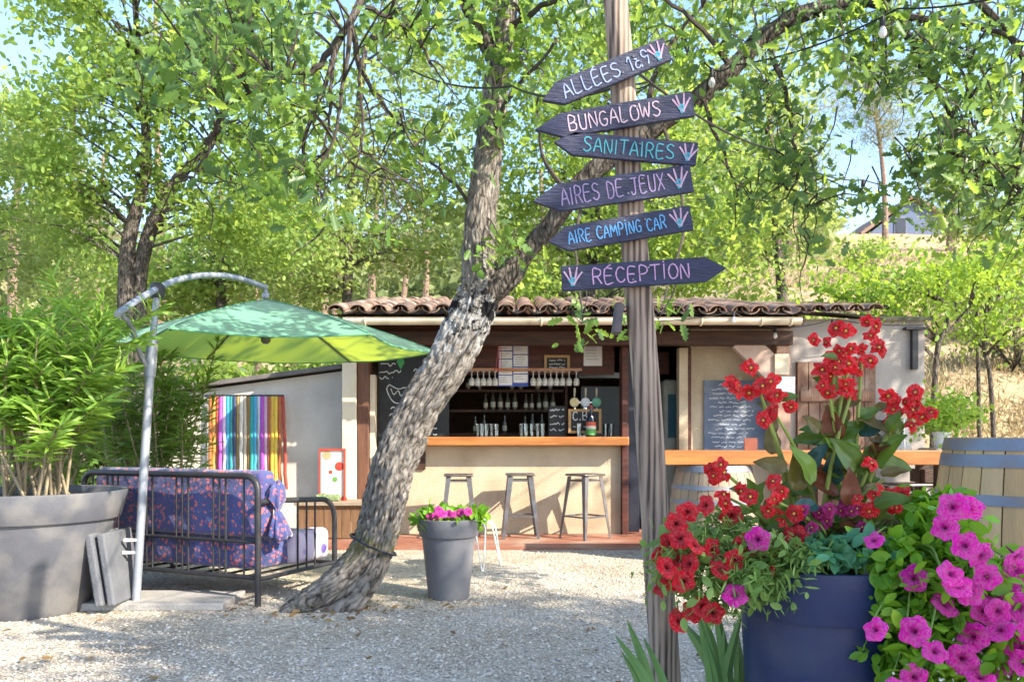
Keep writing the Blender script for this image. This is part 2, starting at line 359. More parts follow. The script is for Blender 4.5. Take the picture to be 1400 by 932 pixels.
# ------------------------------------------------------------------ hand lettering (single stroke capitals)
GLY = {
 'A': [[(0, 0), (.28, 1), (.58, 0)], [(.1, .35), (.48, .38)]], 'B': [[(.05, 0), (.05, 1), (.35, 1), (.48, .85), (.45, .65), (.3, .53), (.06, .52)], [(.3, .53), (.5, .42), (.54, .2), (.42, .03), (.05, 0)]],
 'C': [[(.52, .85), (.35, 1), (.15, .92), (.03, .6), (.06, .25), (.2, .03), (.4, .02), (.54, .16)]], 'D': [[(.05, 0), (.05, 1), (.3, .97), (.5, .75), (.54, .45), (.42, .12), (.2, 0), (.05, 0)]],
 'E': [[(.5, 1), (.06, .98), (.05, 0), (.5, .02)], [(.06, .52), (.42, .53)]], 'G': [[(.5, .85), (.32, 1), (.12, .88), (.03, .55), (.08, .2), (.25, .02), (.5, .1), (.52, .45), (.32, .45)]],
 'I': [[(.1, 0), (.1, 1)]], 'J': [[(.05, 1), (.5, 1)], [(.36, 1), (.36, .2), (.25, .02), (.1, .05), (.02, .2)]], 'L': [[(.06, 1), (.05, 0), (.48, .02)]],
 'M': [[(.0, 0), (.1, 1), (.33, .35), (.56, 1), (.66, 0)]], 'N': [[(.04, 0), (.05, 1), (.5, .02), (.52, 1)]], 'O': [[(.28, 1), (.1, .9), (.02, .5), (.1, .1), (.3, 0), (.5, .12), (.57, .5), (.48, .9), (.28, 1)]],
 'P': [[(.05, 0), (.05, 1), (.35, 1), (.5, .85), (.48, .6), (.3, .48), (.05, .47)]], 'R': [[(.05, 0), (.05, 1), (.35, 1), (.5, .85), (.47, .62), (.3, .5), (.06, .5)], [(.25, .5), (.54, 0)]],
 'S': [[(.48, .88), (.3, 1), (.1, .92), (.05, .72), (.2, .55), (.4, .45), (.5, .25), (.4, .05), (.2, 0), (.02, .12)]], 'T': [[(0, 1), (.56, 1)], [(.28, 1), (.27, 0)]],
 'U': [[(.04, 1), (.05, .3), (.15, .05), (.32, .0), (.48, .15), (.52, 1)]], 'W': [[(0, 1), (.15, 0), (.33, .75), (.5, 0), (.68, 1)]], 'X': [[(0, 1), (.52, 0)], [(.5, 1), (.02, 0)]],
 '1': [[(.02, .72), (.22, 1), (.22, 0)]], '9': [[(.45, .75), (.3, 1), (.08, .92), (.05, .65), (.2, .5), (.4, .6), (.45, .78), (.42, .3), (.3, 0)]],
 'a': [[(.4, .45), (.2, .52), (.04, .3), (.1, .05), (.28, .05), (.4, .3), (.4, .45), (.44, .02)], [(.1, .75), (.26, .64)]], '.': [[(.08, 0), (.1, .06)]], ':': [[(.1, .3), (.11, .37)], [(.1, .75), (.11, .82)]],
}
GLY['É'] = GLY['E'] + [[(.2, 1.1), (.42, 1.28)]]; GLY['i'] = GLY['I'] + [[(.09, 1.15), (.11, 1.2)]]
WID = {'I': .22, 'i': .22, 'M': .68, 'W': .7, '1': .3, '.': .2, ':': .2, ' ': .3, 'a': .45}
def text_strokes(s, h, width=None, gap=.16, jit=.03):
    out = []; x = 0; rr = random.Random(s)
    for ch in s:
        if ch in GLY:
            dy = rr.uniform(-jit, jit) * 1.5
            for st in GLY[ch]: out.append([(x + u + rr.uniform(-jit, jit) * .6, v + dy + rr.uniform(-jit, jit) * .6) for u, v in st])
        x += WID.get(ch, .56) + gap
    sx = (width / (x - gap)) if width else h
    return [[(u * sx, v * h) for u, v in st] for st in out]
def ribbons(strokes, w):
    """flat pen lines in the (u,v) plane -> list of (verts(u,v,lift), quads)"""
    V, Q = [], []
    for si, st in enumerate(strokes):
        P = spline(st, 3) if len(st) > 2 else np.array(st, float)
        base = len(V); n = len(P)
        for i in range(n):
            t = P[min(i + 1, n - 1)] - P[max(i - 1, 0)]; t = t / (np.linalg.norm(t) + 1e-9); nn = np.array([-t[1], t[0]])
            ww = w * .5 * (1 + .18 * math.sin(i * 1.7 + si)); e = t * (-w * .3 if i == 0 else w * .3 if i == n - 1 else 0)
            for sg in (1, -1): p = P[i] + e + nn * ww * sg; V.append((p[0], p[1], .0003 * (si % 4)))
        for i in range(n - 1): a = base + 2 * i; Q.append((a, a + 2, a + 3, a + 1))
    return V, Q
def lettering(name, strokes, w, o, ex, ey, en, m, parent):
    V, Q = ribbons(strokes, w); o = Vector(o); ex = Vector(ex); ey = Vector(ey); en = Vector(en)
    O = ORG[parent]
    me = bpy.data.meshes.new(name); me.from_pydata([o + ex * u + ey * v + en * (.0015 + k) - O for u, v, k in V], [], Q); me.update()
    o = link(name, me, m, parent)
    if name == 'chalk_writing': o['kind'] = 'stuff'
    return o
ORD = 'first second third fourth fifth sixth seventh eighth ninth tenth eleventh twelfth thirteenth'.split()
def scribble(rr, x0, x1, y, h):
    """an illegible chalk word line"""
    out = []; x = x0
    while x < x1:
        L = min(rr.uniform(2, 6) * h, x1 - x); k = max(3, int(L / (h * .45)))
        out.append([(x + L * i / k, y + rr.uniform(-.5, .5) * h * (1 if i % 2 else .6)) for i in range(k + 1)]); x += L + h * 1.0
    return out

# ------------------------------------------------------------------ the bar building
YF = 9.7
def X(px, Y=YF): return gx(px, Y)
def Z(py, Y=YF): return gz(py, Y)
def tile_mesh(name, L=.42, r0=.098, r1=.08, th=.014, up=True):
    """half-round clay tile along +y, falling end at y=0"""
    mb = MB(); n = 8; g = []
    for (y, r) in ((0, r0), (L, r1)):
        g.append([Vector((math.cos(math.pi * k / n) * r, y, math.sin(math.pi * k / n) * r * .68 * (1 if up else -1))) for k in range(n + 1)])
        g.append([Vector((math.cos(math.pi * k / n) * (r - th), y, math.sin(math.pi * k / n) * (r - th) * .68 * (1 if up else -1))) for k in range(n + 1)])
    V = [[mb.bm.verts.new(p) for p in row] for row in g]; o0, i0, o1, i1 = V
    for k in range(n):
        mb.bm.faces.new((o0[k], o0[k + 1], o1[k + 1], o1[k])); mb.bm.faces.new((i0[k + 1], i0[k], i1[k], i1[k + 1]))
        mb.bm.faces.new((o0[k + 1], o0[k], i0[k], i0[k + 1])); mb.bm.faces.new((o1[k], o1[k + 1], i1[k + 1], i1[k]))
    for k in (0, n): mb.bm.faces.new((o0[k], i0[k], i1[k], o1[k]) if k == 0 else (i0[k], o0[k], o1[k], i1[k]))
    me = mb.mesh(name); me.shade_smooth(); me.set_sharp_from_angle(angle=R(50)); return me
def tiled_roof(parent, x0, x1, y0, y1, z0, slope, pitch=.225, sag=0):
    MU = [tile_mesh('roof_tile') for _ in TILE]; MD = tile_mesh('channel_tile', up=False, r0=.1, r1=.09)
    for q, m in zip(MU, TILE): q.materials.append(m)
    MD.materials.append(TILE[1])
    mb = MB(); zz = z0 + .0
    mb.sheet([[Vector((x, y, z0 - .06 + slope * (y - y0))) for x in (x0, x1)] for y in (y0 + .05, y1)])
    deck = mb.build('roof_deck', DARKW, parent); O = ORG[parent]
    n = int((x1 - x0) / pitch); rows = int((y1 - y0) / .36); rr = random.Random(3)
    for i in range(n + 1):
        for j in range(rows):
            for kind in (0, 1):
                if kind and j > 0: continue
                x = x0 + i * pitch + (pitch / 2 if kind else 0) + rr.uniform(-.012, .012)
                if x > x1: continue
                y = y0 - .03 * (1 - kind) + j * .36 + rr.uniform(-.02, .02)
                o = bpy.data.objects.new('channel_tile' if kind else 'roof_tile', MD if kind else MU[rr.randrange(4)]); COL.objects.link(o); o.parent = deck
                o.location = Vector((x, y, z0 + slope * (y - y0) + (.035 if kind else 0) + sag * math.sin((x - x0) * 1.1))) - O
                o.rotation_euler = (math.atan(slope) + rr.uniform(-.02, .05), rr.uniform(-.06, .06), rr.uniform(-.03, .03))
    return deck

def bar():
    T = thing('bar_building', (0, YF, 0), 'open-fronted cream bar kiosk with clay tile roof and wooden counter', 'bar')
    B = lambda name, m, *a, **k: MB().bx(*a, **k).build(name, m, T)
    # floor, back, sides, ceiling
    B('interior_floor', TERRA, X(470), X(1078), YF + .22, 13, .0, .03)
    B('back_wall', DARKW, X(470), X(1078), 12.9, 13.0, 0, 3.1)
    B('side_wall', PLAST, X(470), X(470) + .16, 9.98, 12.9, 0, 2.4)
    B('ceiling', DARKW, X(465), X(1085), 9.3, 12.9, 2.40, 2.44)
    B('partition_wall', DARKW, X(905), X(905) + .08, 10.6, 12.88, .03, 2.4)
    # front: pillar, posts
    B('pillar', CREAM, X(470), X(489), YF - .1, YF + .18, 0, 2.17, bevel=.006)
    B('post', POSTW, X(490), X(505), YF - .06, YF + .14, 0, 2.17, bevel=.008)
    B('jamb', CREAM, X(505.5), X(512), YF + .02, YF + .16, .0, 1.85)
    B('post', REDW, X(849), X(858), YF - .08, YF + .16, 0, 2.17, bevel=.008)
    B('door_leaf', NAVY, X(858.6), X(874), YF - .02, YF + .03, .04, 2.15, bevel=.005)
    B('jamb', PLAST, X(931), X(943), YF + .1, YF + .26, 0, 2.17)
    B('post', REDW, X(943.4), X(948), YF + .12, YF + .26, 0, 2.17)
    B('front_wall', PLAST, X(948.4), X(1079), YF + .18, YF + .36, 0, 2.4)
    B('lintel_panel', REDW, X(875), X(930), YF + .7, YF + .74, Z(505), 2.18)
    # counter
    B('counter_wall', PLAST, X(545), X(848.6), YF, YF + .18, 0, 1.03)
    ct = MB().bx(X(541), X(857), YF - .20, YF + .34, 1.035, 1.135, bevel=.012).build('counter_top', WOODO, T)
    B('wall_plaque', DARKW, X(569), X(582), YF - .03, YF - .002, Z(641), Z(615))
    # header board inside, beam, soffit, gutter
    B('header_board', REDW, X(512), X(845), YF + .36, YF + .40, Z(512, 10.1), 2.395)
    B('beam', DARKW, X(490), X(1073), YF - .30, YF - .12, Z(471, 9.4), Z(452, 9.4), bevel=.01)
    for i, px in enumerate(np.linspace(500, 1066, 11)):
        MB().bar((X(px), 8.98, 2.375), (X(px), 9.75, 2.375 + .77 * .12), .07, .10, bevel=.006).build('rafter', DARKW, T)
    sb = MB().sheet([[Vector((x, y, 2.435 + .12 * (y - 8.95))) for x in (X(455), X(1086))] for y in (8.93, 10.2)]).build('soffit', REDW, T)
    g = MB(); yg = 8.86; zg = Z(440, 8.86)
    pr = [(math.cos(a) * .062, math.sin(a) * .062) for a in np.linspace(math.pi, 2 * math.pi, 11)]
    pr = [(-.07, .012), (-.062, .012)] + pr[1:-1] + [(.062, .03), (.056, .03)] + [(u * .9, v * .9) for u, v in pr[::-1][1:-1]] + [(-.062, .004)]
    g.prism([(-u, v) for u, v in pr], (gx(470, yg), yg, zg + .03), (0, -1, 0), (0, 0, 1), (gx(1095, yg) - gx(470, yg), 0, 0))
    go = g.build('gutter', GUTT, T)
    for px in (500, 620, 740, 860, 958, 1040, 1080):
        br = MB(); x = gx(px, yg)
        br.tube([(x, yg + math.cos(a) * .069, zg + .03 + math.sin(a) * .069) for a in np.linspace(math.pi, 2 * math.pi, 9)], .009, 6); br.build('gutter_bracket', CREAM, go)
    d = tiled_roof(T, gx(462, 9), gx(1092, 9), 8.93, 12.4, 2.475, .19, sag=.008)
    # brace and its block at the right post
    a = at(1012, 463, YF - .2); b = at(1062, 512, YF - .2)
    MB().bar(a, b, .10, .27, up=(.7, 0, .7), bevel=.006).build('brace', pm('pink_plank', (.48, .36, .30), (.40, .29, .24), 4, .8, .2, stretch=(3, 3, 3)), T)
    B('brace_block', CREAM, X(1049), X(1068), YF - .28, YF - .06, Z(514), Z(487), bevel=.005)
    B('post', pm('pink_post', (.42, .27, .20), (.33, .20, .15), 5, .75, .3, stretch=(5, 5, .7)), X(1060), X(1079), YF - .04, YF + .17, 0, 2.38, bevel=.006)
    B('white_panel', WHITEP, gx(1052, YF - .3), gx(1087, YF - .3), YF - .30, YF - .27, gz(544, YF - .3), gz(515, YF - .3), bevel=.004)
    # terrace in front
    t = MB().bx(-2.6, 1.7, 8.45, YF + .25, -.05, .018).build('terrace', TERRA); tag(t, kind='structure')
    # red cords over the bar
    for k, px in enumerate((678, 682, 686)):
        mb = MB(); mb.tube([at(684, 450, YF - .05), at(px, 503, YF - .02)], .004, 5); mb.lathe([(.004, -.02), (.011, -.012), (.011, .012), (.004, .02)], at(px, 505, YF - .02), 8)
        o = mb.build('hanging_cord', pm('red_cord', (.5, .09, .06), None, 20, .7))
        tag(o, ('left', 'middle', 'right')[k] + ' of the three red cords hanging beside the trunk over the bar', 'cord', 'red cords hanging over the bar')
bar()

def menu_board():
    T = thing('menu_blackboard', (X(545), YF + .3, .3), 'large chalk menu blackboard half hidden behind the leaning trunk', 'blackboard')
    MB().bx(X(513), X(612), YF + .22, YF + .25, 1.14, 2.12).build('panel', BLACKB, T)
    MB().bx(X(513), X(544), YF + .16, YF + .19, .3, 1.138).build('lower_panel', BLACKB, T)
    rr = random.Random(5); st = []
    o = at(515, 600, YF + .22); s = YF / F
    for (x0, x1, y, h) in [(6, 26, 104, 5), (4, 34, 94, 6), (4, 22, 86, 5), (52, 80, 96, 5), (20, 46, 44, 6), (18, 44, 34, 5), (24, 40, 22, 4), (60, 84, 40, 4), (60, 84, 30, 4), (66, 84, 14, 5), (62, 84, 6, 5)]:
        st += scribble(rr, x0 * s, x1 * s, y * s, h * s)
    st.append([(s * u, s * v) for u, v in [(18, 76), (14, 70), (20, 56), (28, 50), (38, 54), (46, 66), (40, 72), (30, 70), (18, 76)]])
    st.append([(s * u, s * v) for u, v in [(20, 70), (24, 62), (30, 68), (34, 60), (40, 68)]])
    lettering('chalk_writing', st, .009, o, (1, 0, 0), (0, 0, 1), (0, -1, 0), CHALK, T)
    MB().prism([(0, .0), (.05, .09), (0, .16), (-.05, .09)], at(548, 505, YF + .21), (1, 0, 0), (0, 0, 1), (0, -.008, 0)).build('leaf_emblem', pm('chalk_green', (.06, .30, .10), None, 30, .8), T)
menu_board()
def pin(name, label, cat, px0, px1, py0, py1, Y, m, th=.006, group=None):
    o = MB().bx(gx(px0, Y), gx(px1, Y), Y - th, Y, gz(py1, Y), gz(py0, Y)).build(name, m); return tag(o, label, cat, group)
def bar_items():
    Yh = YF + .355
    # price list: two columns of sheets on a blue panel
    T = thing('price_list', at(702, 527, Yh), 'price list of white sheets on a blue panel hanging over the bar', 'sign')
    BL = pm('blue_panel', (.03, .06, .28), (.04, .08, .34), 6, .5)
    MB().bx(gx(681, Yh), gx(722.5, Yh), Yh - .012, Yh - .002, gz(528, Yh), gz(469.5, Yh)).build('panel', BL, T)
    INK = pm('grey_ink', (.30, .29, .34), None, 40, .8)
    for (x0, x1, rows) in ((682, 700.3, [(470, 479), (480.5, 490), (491.5, 512), (513.5, 526.5)]), (702, 721.5, [(470, 484), (485.5, 501), (502.5, 510.5), (512, 523)])):
        for (y0, y1) in rows:
            MB().bx(gx(x0, Yh), gx(x1, Yh), Yh - .016, Yh - .0125, gz(y1, Yh), gz(y0, Yh)).build('sheet', WHITEP, T)
            st = [[(gx(x0, Yh) + .015, gz(y, Yh)), (gx(x0, Yh) + .015 + random.uniform(.07, .12), gz(y, Yh) + .001)] for y in np.arange(y0 + 3, y1 - 2, 3)]
            if st: lettering('print', st, .006, (0, Yh - .016, 0), (1, 0, 0), (0, 0, 1), (0, -1, 0), INK, T)
    T = thing('notice_paper', at(810, 500, Yh), 'single printed white notice pinned at the right of the bar header', 'paper')
    MB().bx(gx(798, Yh), gx(823, Yh), Yh - .006, Yh - .002, gz(500, Yh), gz(470, Yh)).build('sheet', WHITEP, T)
    lettering('print', [[(gx(801, Yh), gz(y, Yh)), (gx(random.uniform(814, 820), Yh), gz(y, Yh))] for y in (475, 479, 483, 487, 491)], .007, (0, Yh - .006, 0), (1, 0, 0), (0, 0, 1), (0, -1, 0), INK, T)
    def slate(px0, px1, py0, py1, Y, label, lines, tilt=0):
        T = thing('framed_slate', at((px0 + px1) / 2, py1, Y), label, 'blackboard')
        FW = pm('slate_frame', (.45, .28, .12), (.36, .21, .09), 6, .6, stretch=(4, 4, 4)); w = .03
        x0, x1, z0, z1 = gx(px0, Y), gx(px1, Y), gz(py1, Y), gz(py0, Y)
        MB().bx(x0 + .01, x1 - .01, Y - .012, Y, z0 + .01, z1 - .01).build('slate', BLACKB, T)
        for q in ((x0, x1, z1 - w, z1), (x0, x1, z0, z0 + w), (x0, x0 + w, z0 + w, z1 - w), (x1 - w, x1, z0 + w, z1 - w)):
            MB().bx(q[0], q[1], Y - .024, Y + .004, q[2], q[3]).build('frame_bar', FW, T)
        rr = random.Random(px0); st = []
        for f in lines: st += scribble(rr, x0 + .06, x1 - .06, z0 + (z1 - z0) * f, (z1 - z0) * .11)
        if st: lettering('chalk_writing', st, .008, (0, Y - .012, 0), (1, 0, 0), (0, 0, 1), (0, -1, 0), CHALK, T)
        return T
    slate(744, 779, 485.5, 509.5, Yh, 'small wood-framed slate with chalk lines on the bar header board', (.72, .5, .3))
    T = slate(777, 822, 559, 592, YF + .2, 'wood-framed slate reading CB standing on the counter below the taps', (.28,))
    zz = gz(574, YF + .2)
    lettering('chalk_letters', text_strokes('C.B', .1, .17), .011, (gx(783, YF + .2), YF + .186, zz), (1, 0, 0), (0, 0, 1), (0, -1, 0), CHALK, T)
    T = thing('chalk_sign', at(761, 592, YF + .25), 'frameless black chalk sign standing on the counter left of the slate', 'blackboard')
    MB().bx(gx(750, YF + .25), gx(773, YF + .25), YF + .25, YF + .27, 1.136, gz(555, YF + .25)).build('slate', BLACKB, T)
    rr = random.Random(9); st = []
    for y in (560, 569, 579, 587): st += scribble(rr, gx(752, YF + .25), gx(771, YF + .25), gz(y, YF + .25), .03)
    lettering('chalk_writing', st, .008, (0, YF + .25, 0), (1, 0, 0), (0, 0, 1), (0, -1, 0), CHALK, T)
    # beer taps
    Yt = YF + .3; CH = pm('chrome', (.7, .7, .7), (.6, .6, .6), 5, .2, metal=1)
    T = thing('beer_tap', at(800, 592, Yt), 'beer tower with three round badges on the bar counter', 'beer tap')
    c = at(800, 592, Yt); zc = gz(550, Yt)
    MB().lathe([(.07, 1.137), (.07, 1.15), (.035, 1.17), (.03, zc - .03)], (c.x, Yt, 0), 16).build('column', CH, T, smooth=True)
    MB().tube([(gx(781, Yt), Yt, zc), (gx(819, Yt), Yt, zc)], .03, 12).build('crossbar', CH, T, smooth=True)
    for k, (px, col) in enumerate(((785, (.62, .50, .26)), (800, (.62, .62, .66)), (815, (.12, .36, .22)))):
        x = gx(px, Yt)
        bd = MB().lathe([(.045, -.012), (.055, -.008), (.055, .008), (.045, .012)], (x, Yt - .045, zc), 20, Matrix.Rotation(R(90), 3, 'X')).build('badge', pm('badge_%d' % k, col, None, 30, .4), T, smooth=True)
        MB().tube([(x, Yt - .05, zc + .06), (x, Yt - .06, zc + .13), (x, Yt - .065, zc + .17)], [.008, .014, .01], 8).build('handle', pm('tap_handle', (.45, .40, .32), None, 20, .4), T, smooth=True)
        MB().tube([(x, Yt - .06, zc - .05), (x, Yt - .1, zc - .07), (x, Yt - .1, zc - .12)], .01, 8).build('spout', CH, T)
    # labelled bottle
    T = thing('labelled_bottle', at(808, 592, YF + .08), 'dark bottle with red, white and green label in front of the slate', 'bottle')
    c = Vector((gx(808, YF + .08), YF + .08, 1.136)); r = .058
    MB().lathe([(r * .9, 0), (r, .01), (r, .2), (r * .5, .25), (r * .32, .29), (r * .32, .36)], c, 18).build('glass_body', pm('bottle_dark', (.01, .012, .02), None, 5, .1, spec=.6), T, smooth=True)
    for z0, z1, col in ((.02, .09, (.10, .36, .10)), (.09, .125, (.6, .58, .5)), (.125, .17, (.55, .10, .05))):
        MB().lathe([(r * 1.02, z0), (r * 1.02, z1)], c, 18).build('label_band', pm('lab%.2f' % z0, col, None, 30, .6), T, smooth=True)
    MB().lathe([(r * .36, .33), (r * .36, .365)], c, 12).build('cap', pm('cap_red', (.3, .05, .04), None, 30, .5), T)
    # glasses: one goblet, one tumbler, one bottle kind; each copy its own
    def goblet(flip):
        t = thing('wine_glass' if flip else 'beer_glass', (0, 0, 0), 'glass', 'glass')
        if flip: MB().lathe([(.03, -.0), (.03, -.004), (.005, -.012), (.005, -.07), (.03, -.09), (.038, -.13), (.032, -.17), (.030, -.17), (.036, -.13), (.028, -.093), (.002, -.078)], (0, 0, 0), 12).build('bowl', pm('hung_glass', (.55, .52, .46), (.40, .38, .34), 30, .2, spec=.8), t, smooth=True)
        else: MB().lathe([(.024, 0), (.03, .1), (.033, .15), (.031, .15), (.028, .1), (.022, .01)], (0, 0, 0), 12).build('bowl', GLASS, t, smooth=True)
        return t
    gp = goblet(True); first = True
    RK = thing('glass_rack', at(720, 506, YF + .32), 'orange wooden rack for hanging glasses along the bar header', 'rack')
    MB().bx(gx(640, YF + .34), gx(795, YF + .34), YF + .26, YF + .352, gz(507, YF + .3), gz(503.5, YF + .3)).build('rail', WOODO, RK)
    hl = 'clear stemmed glass hanging upside down from the rack over the bar'
    for q_, px in enumerate((645, 653, 661, 669, 677, 729, 737, 745, 753, 761, 769, 778, 788)):
        o = gp if first else copy_tree(gp); first = False
        o.location = at(px, 507.5, YF + .3); tag(o, ORD[q_] + ' glass from the left hanging upside down over the bar', 'glass', 'glasses hanging over the bar')
    sh = thing('back_shelf', (gx(690, 10.6), 10.6, 0), 'dark shelf unit with rows of bottles inside the bar', 'shelf')
    for py in (592, 560, 533):
        MB().bx(gx(600, 10.6), gx(770, 10.6), 10.5, 10.8, gz(py, 10.6) - .03, gz(py, 10.6)).build('shelf_board', DARKW, sh)
    for px in (600, 772): MB().bx(gx(px, 10.6), gx(px, 10.6) + .03, 10.5, 10.8, .03, 1.95).build('upright', DARKW, sh)
    bt = thing('shelf_bottle', (0, 0, 0), 'x', 'bottle')
    MB().lathe([(.03, 0), (.032, .01), (.032, .13), (.012, .18), (.011, .235)], (0, 0, 0), 12).build('glass_body', pm('bottle_green', (.05, .06, .05), (.09, .07, .04), 3, .15, spec=.7), bt, smooth=True)
    MB().lathe([(.033, .035), (.033, .1)], (0, 0, 0), 12).build('label', pm('bottle_label', (.45, .42, .34), None, 10, .7), bt, smooth=True)
    first = True
    for py, xs in ((560, (664, 674, 684, 694, 704, 719, 727, 737, 746, 756)), (592, (650, 662, 690, 718, 728, 741)), (533, (640, 655, 700, 712, 735, 752))):
        for q_, px in enumerate(xs):
            o = bt if first else copy_tree(bt); first = False
            o.location = at(px, py, 10.58); s = random.uniform(.8, 1.1); o.scale = (s, s, s)
            o.location.z += .001
            tag(o, ORD[q_] + ' dark bottle from the left on the ' + {560: 'middle', 592: 'lowest', 533: 'top'}[py] + ' shelf inside the bar', 'bottle', {560: 'bottles on the middle shelf', 592: 'bottles on the lowest shelf', 533: 'bottles on the top shelf'}[py])
    gl = goblet(False); first = True
    for q_, px in enumerate((653, 659, 665, 672, 679, 713, 719, 727, 735, 742, 789, 828, 836)):
        o = gl if first else copy_tree(gl); first = False
        o.location = (gx(px, YF + .22), YF + .22 + random.uniform(-.03, .03), 1.1365)
        if px == 789: o.location.y -= .3
        tag(o, ORD[q_] + ' clear beer glass from the left along the bar counter', 'glass', 'glasses on the counter')
    # machine and cabinet at the back
    T = thing('drinks_fridge', (gx(828, 11), 11, .03), 'dark steel hood and fridge at the back right of the bar', 'fridge')
    MB().bx(gx(792, 11), gx(845, 11), 10.7, 11.3, .03, gz(530, 11)).build('body', pm('fridge_grey', (.05, .06, .07), (.06, .07, .08), 5, .4), T)
    MB().bx(gx(788, 11), gx(845, 11), 10.65, 11.3, gz(519, 11), gz(512, 11)).build('hood', pm('hood_steel', (.25, .26, .28), None, 5, .35, metal=.6), T)
    T = thing('pale_cabinet', (gx(915, 10.5), 10.5, .03), 'pale grey rounded cabinet inside the doorway behind the signpost', 'cabinet')
    MB().bx(gx(903, 10.5), gx(922, 10.5), 10.3, 10.7, .03, gz(520, 10.5), bevel=.04, seg=4).build('body', pm('cabinet_pale', (.38, .38, .33), None, 5, .5), T, smooth=True)
    MB().bx(gx(909, 10.5), gx(921, 10.5), 10.285, 10.299, gz(598, 10.5), gz(540, 10.5)).build('glass_panel', pm('cabinet_glass', (.05, .13, .17), None, 5, .2), T)
    # chalk menu on the outer wall
    Yw = YF + .175
    T = thing('wall_blackboard', at(1000, 617, Yw), 'big faded blue-grey chalk menu board on the cream wall', 'blackboard')
    MB().bx(gx(962, Yw), gx(1047, Yw), Yw - .025, Yw, gz(617, Yw), gz(520, Yw)).build('board', pm('faded_slate', (.075, .10, .16), (.11, .14, .20), 3, .7, c3=(.16, .18, .23), s3=5), T)
    rr = random.Random(2); st = []
    for i, y in enumerate(range(526, 612, 6)):
        st += scribble(rr, gx(966, Yw) + rr.uniform(0, .15), gx(1040, Yw) - rr.uniform(0, .25), gz(y, Yw), .026)
    lettering('chalk_writing', st, .007, (0, Yw - .025, 0), (1, 0, 0), (0, 0, 1), (0, -1, 0), CHALK, T)
bar_items()

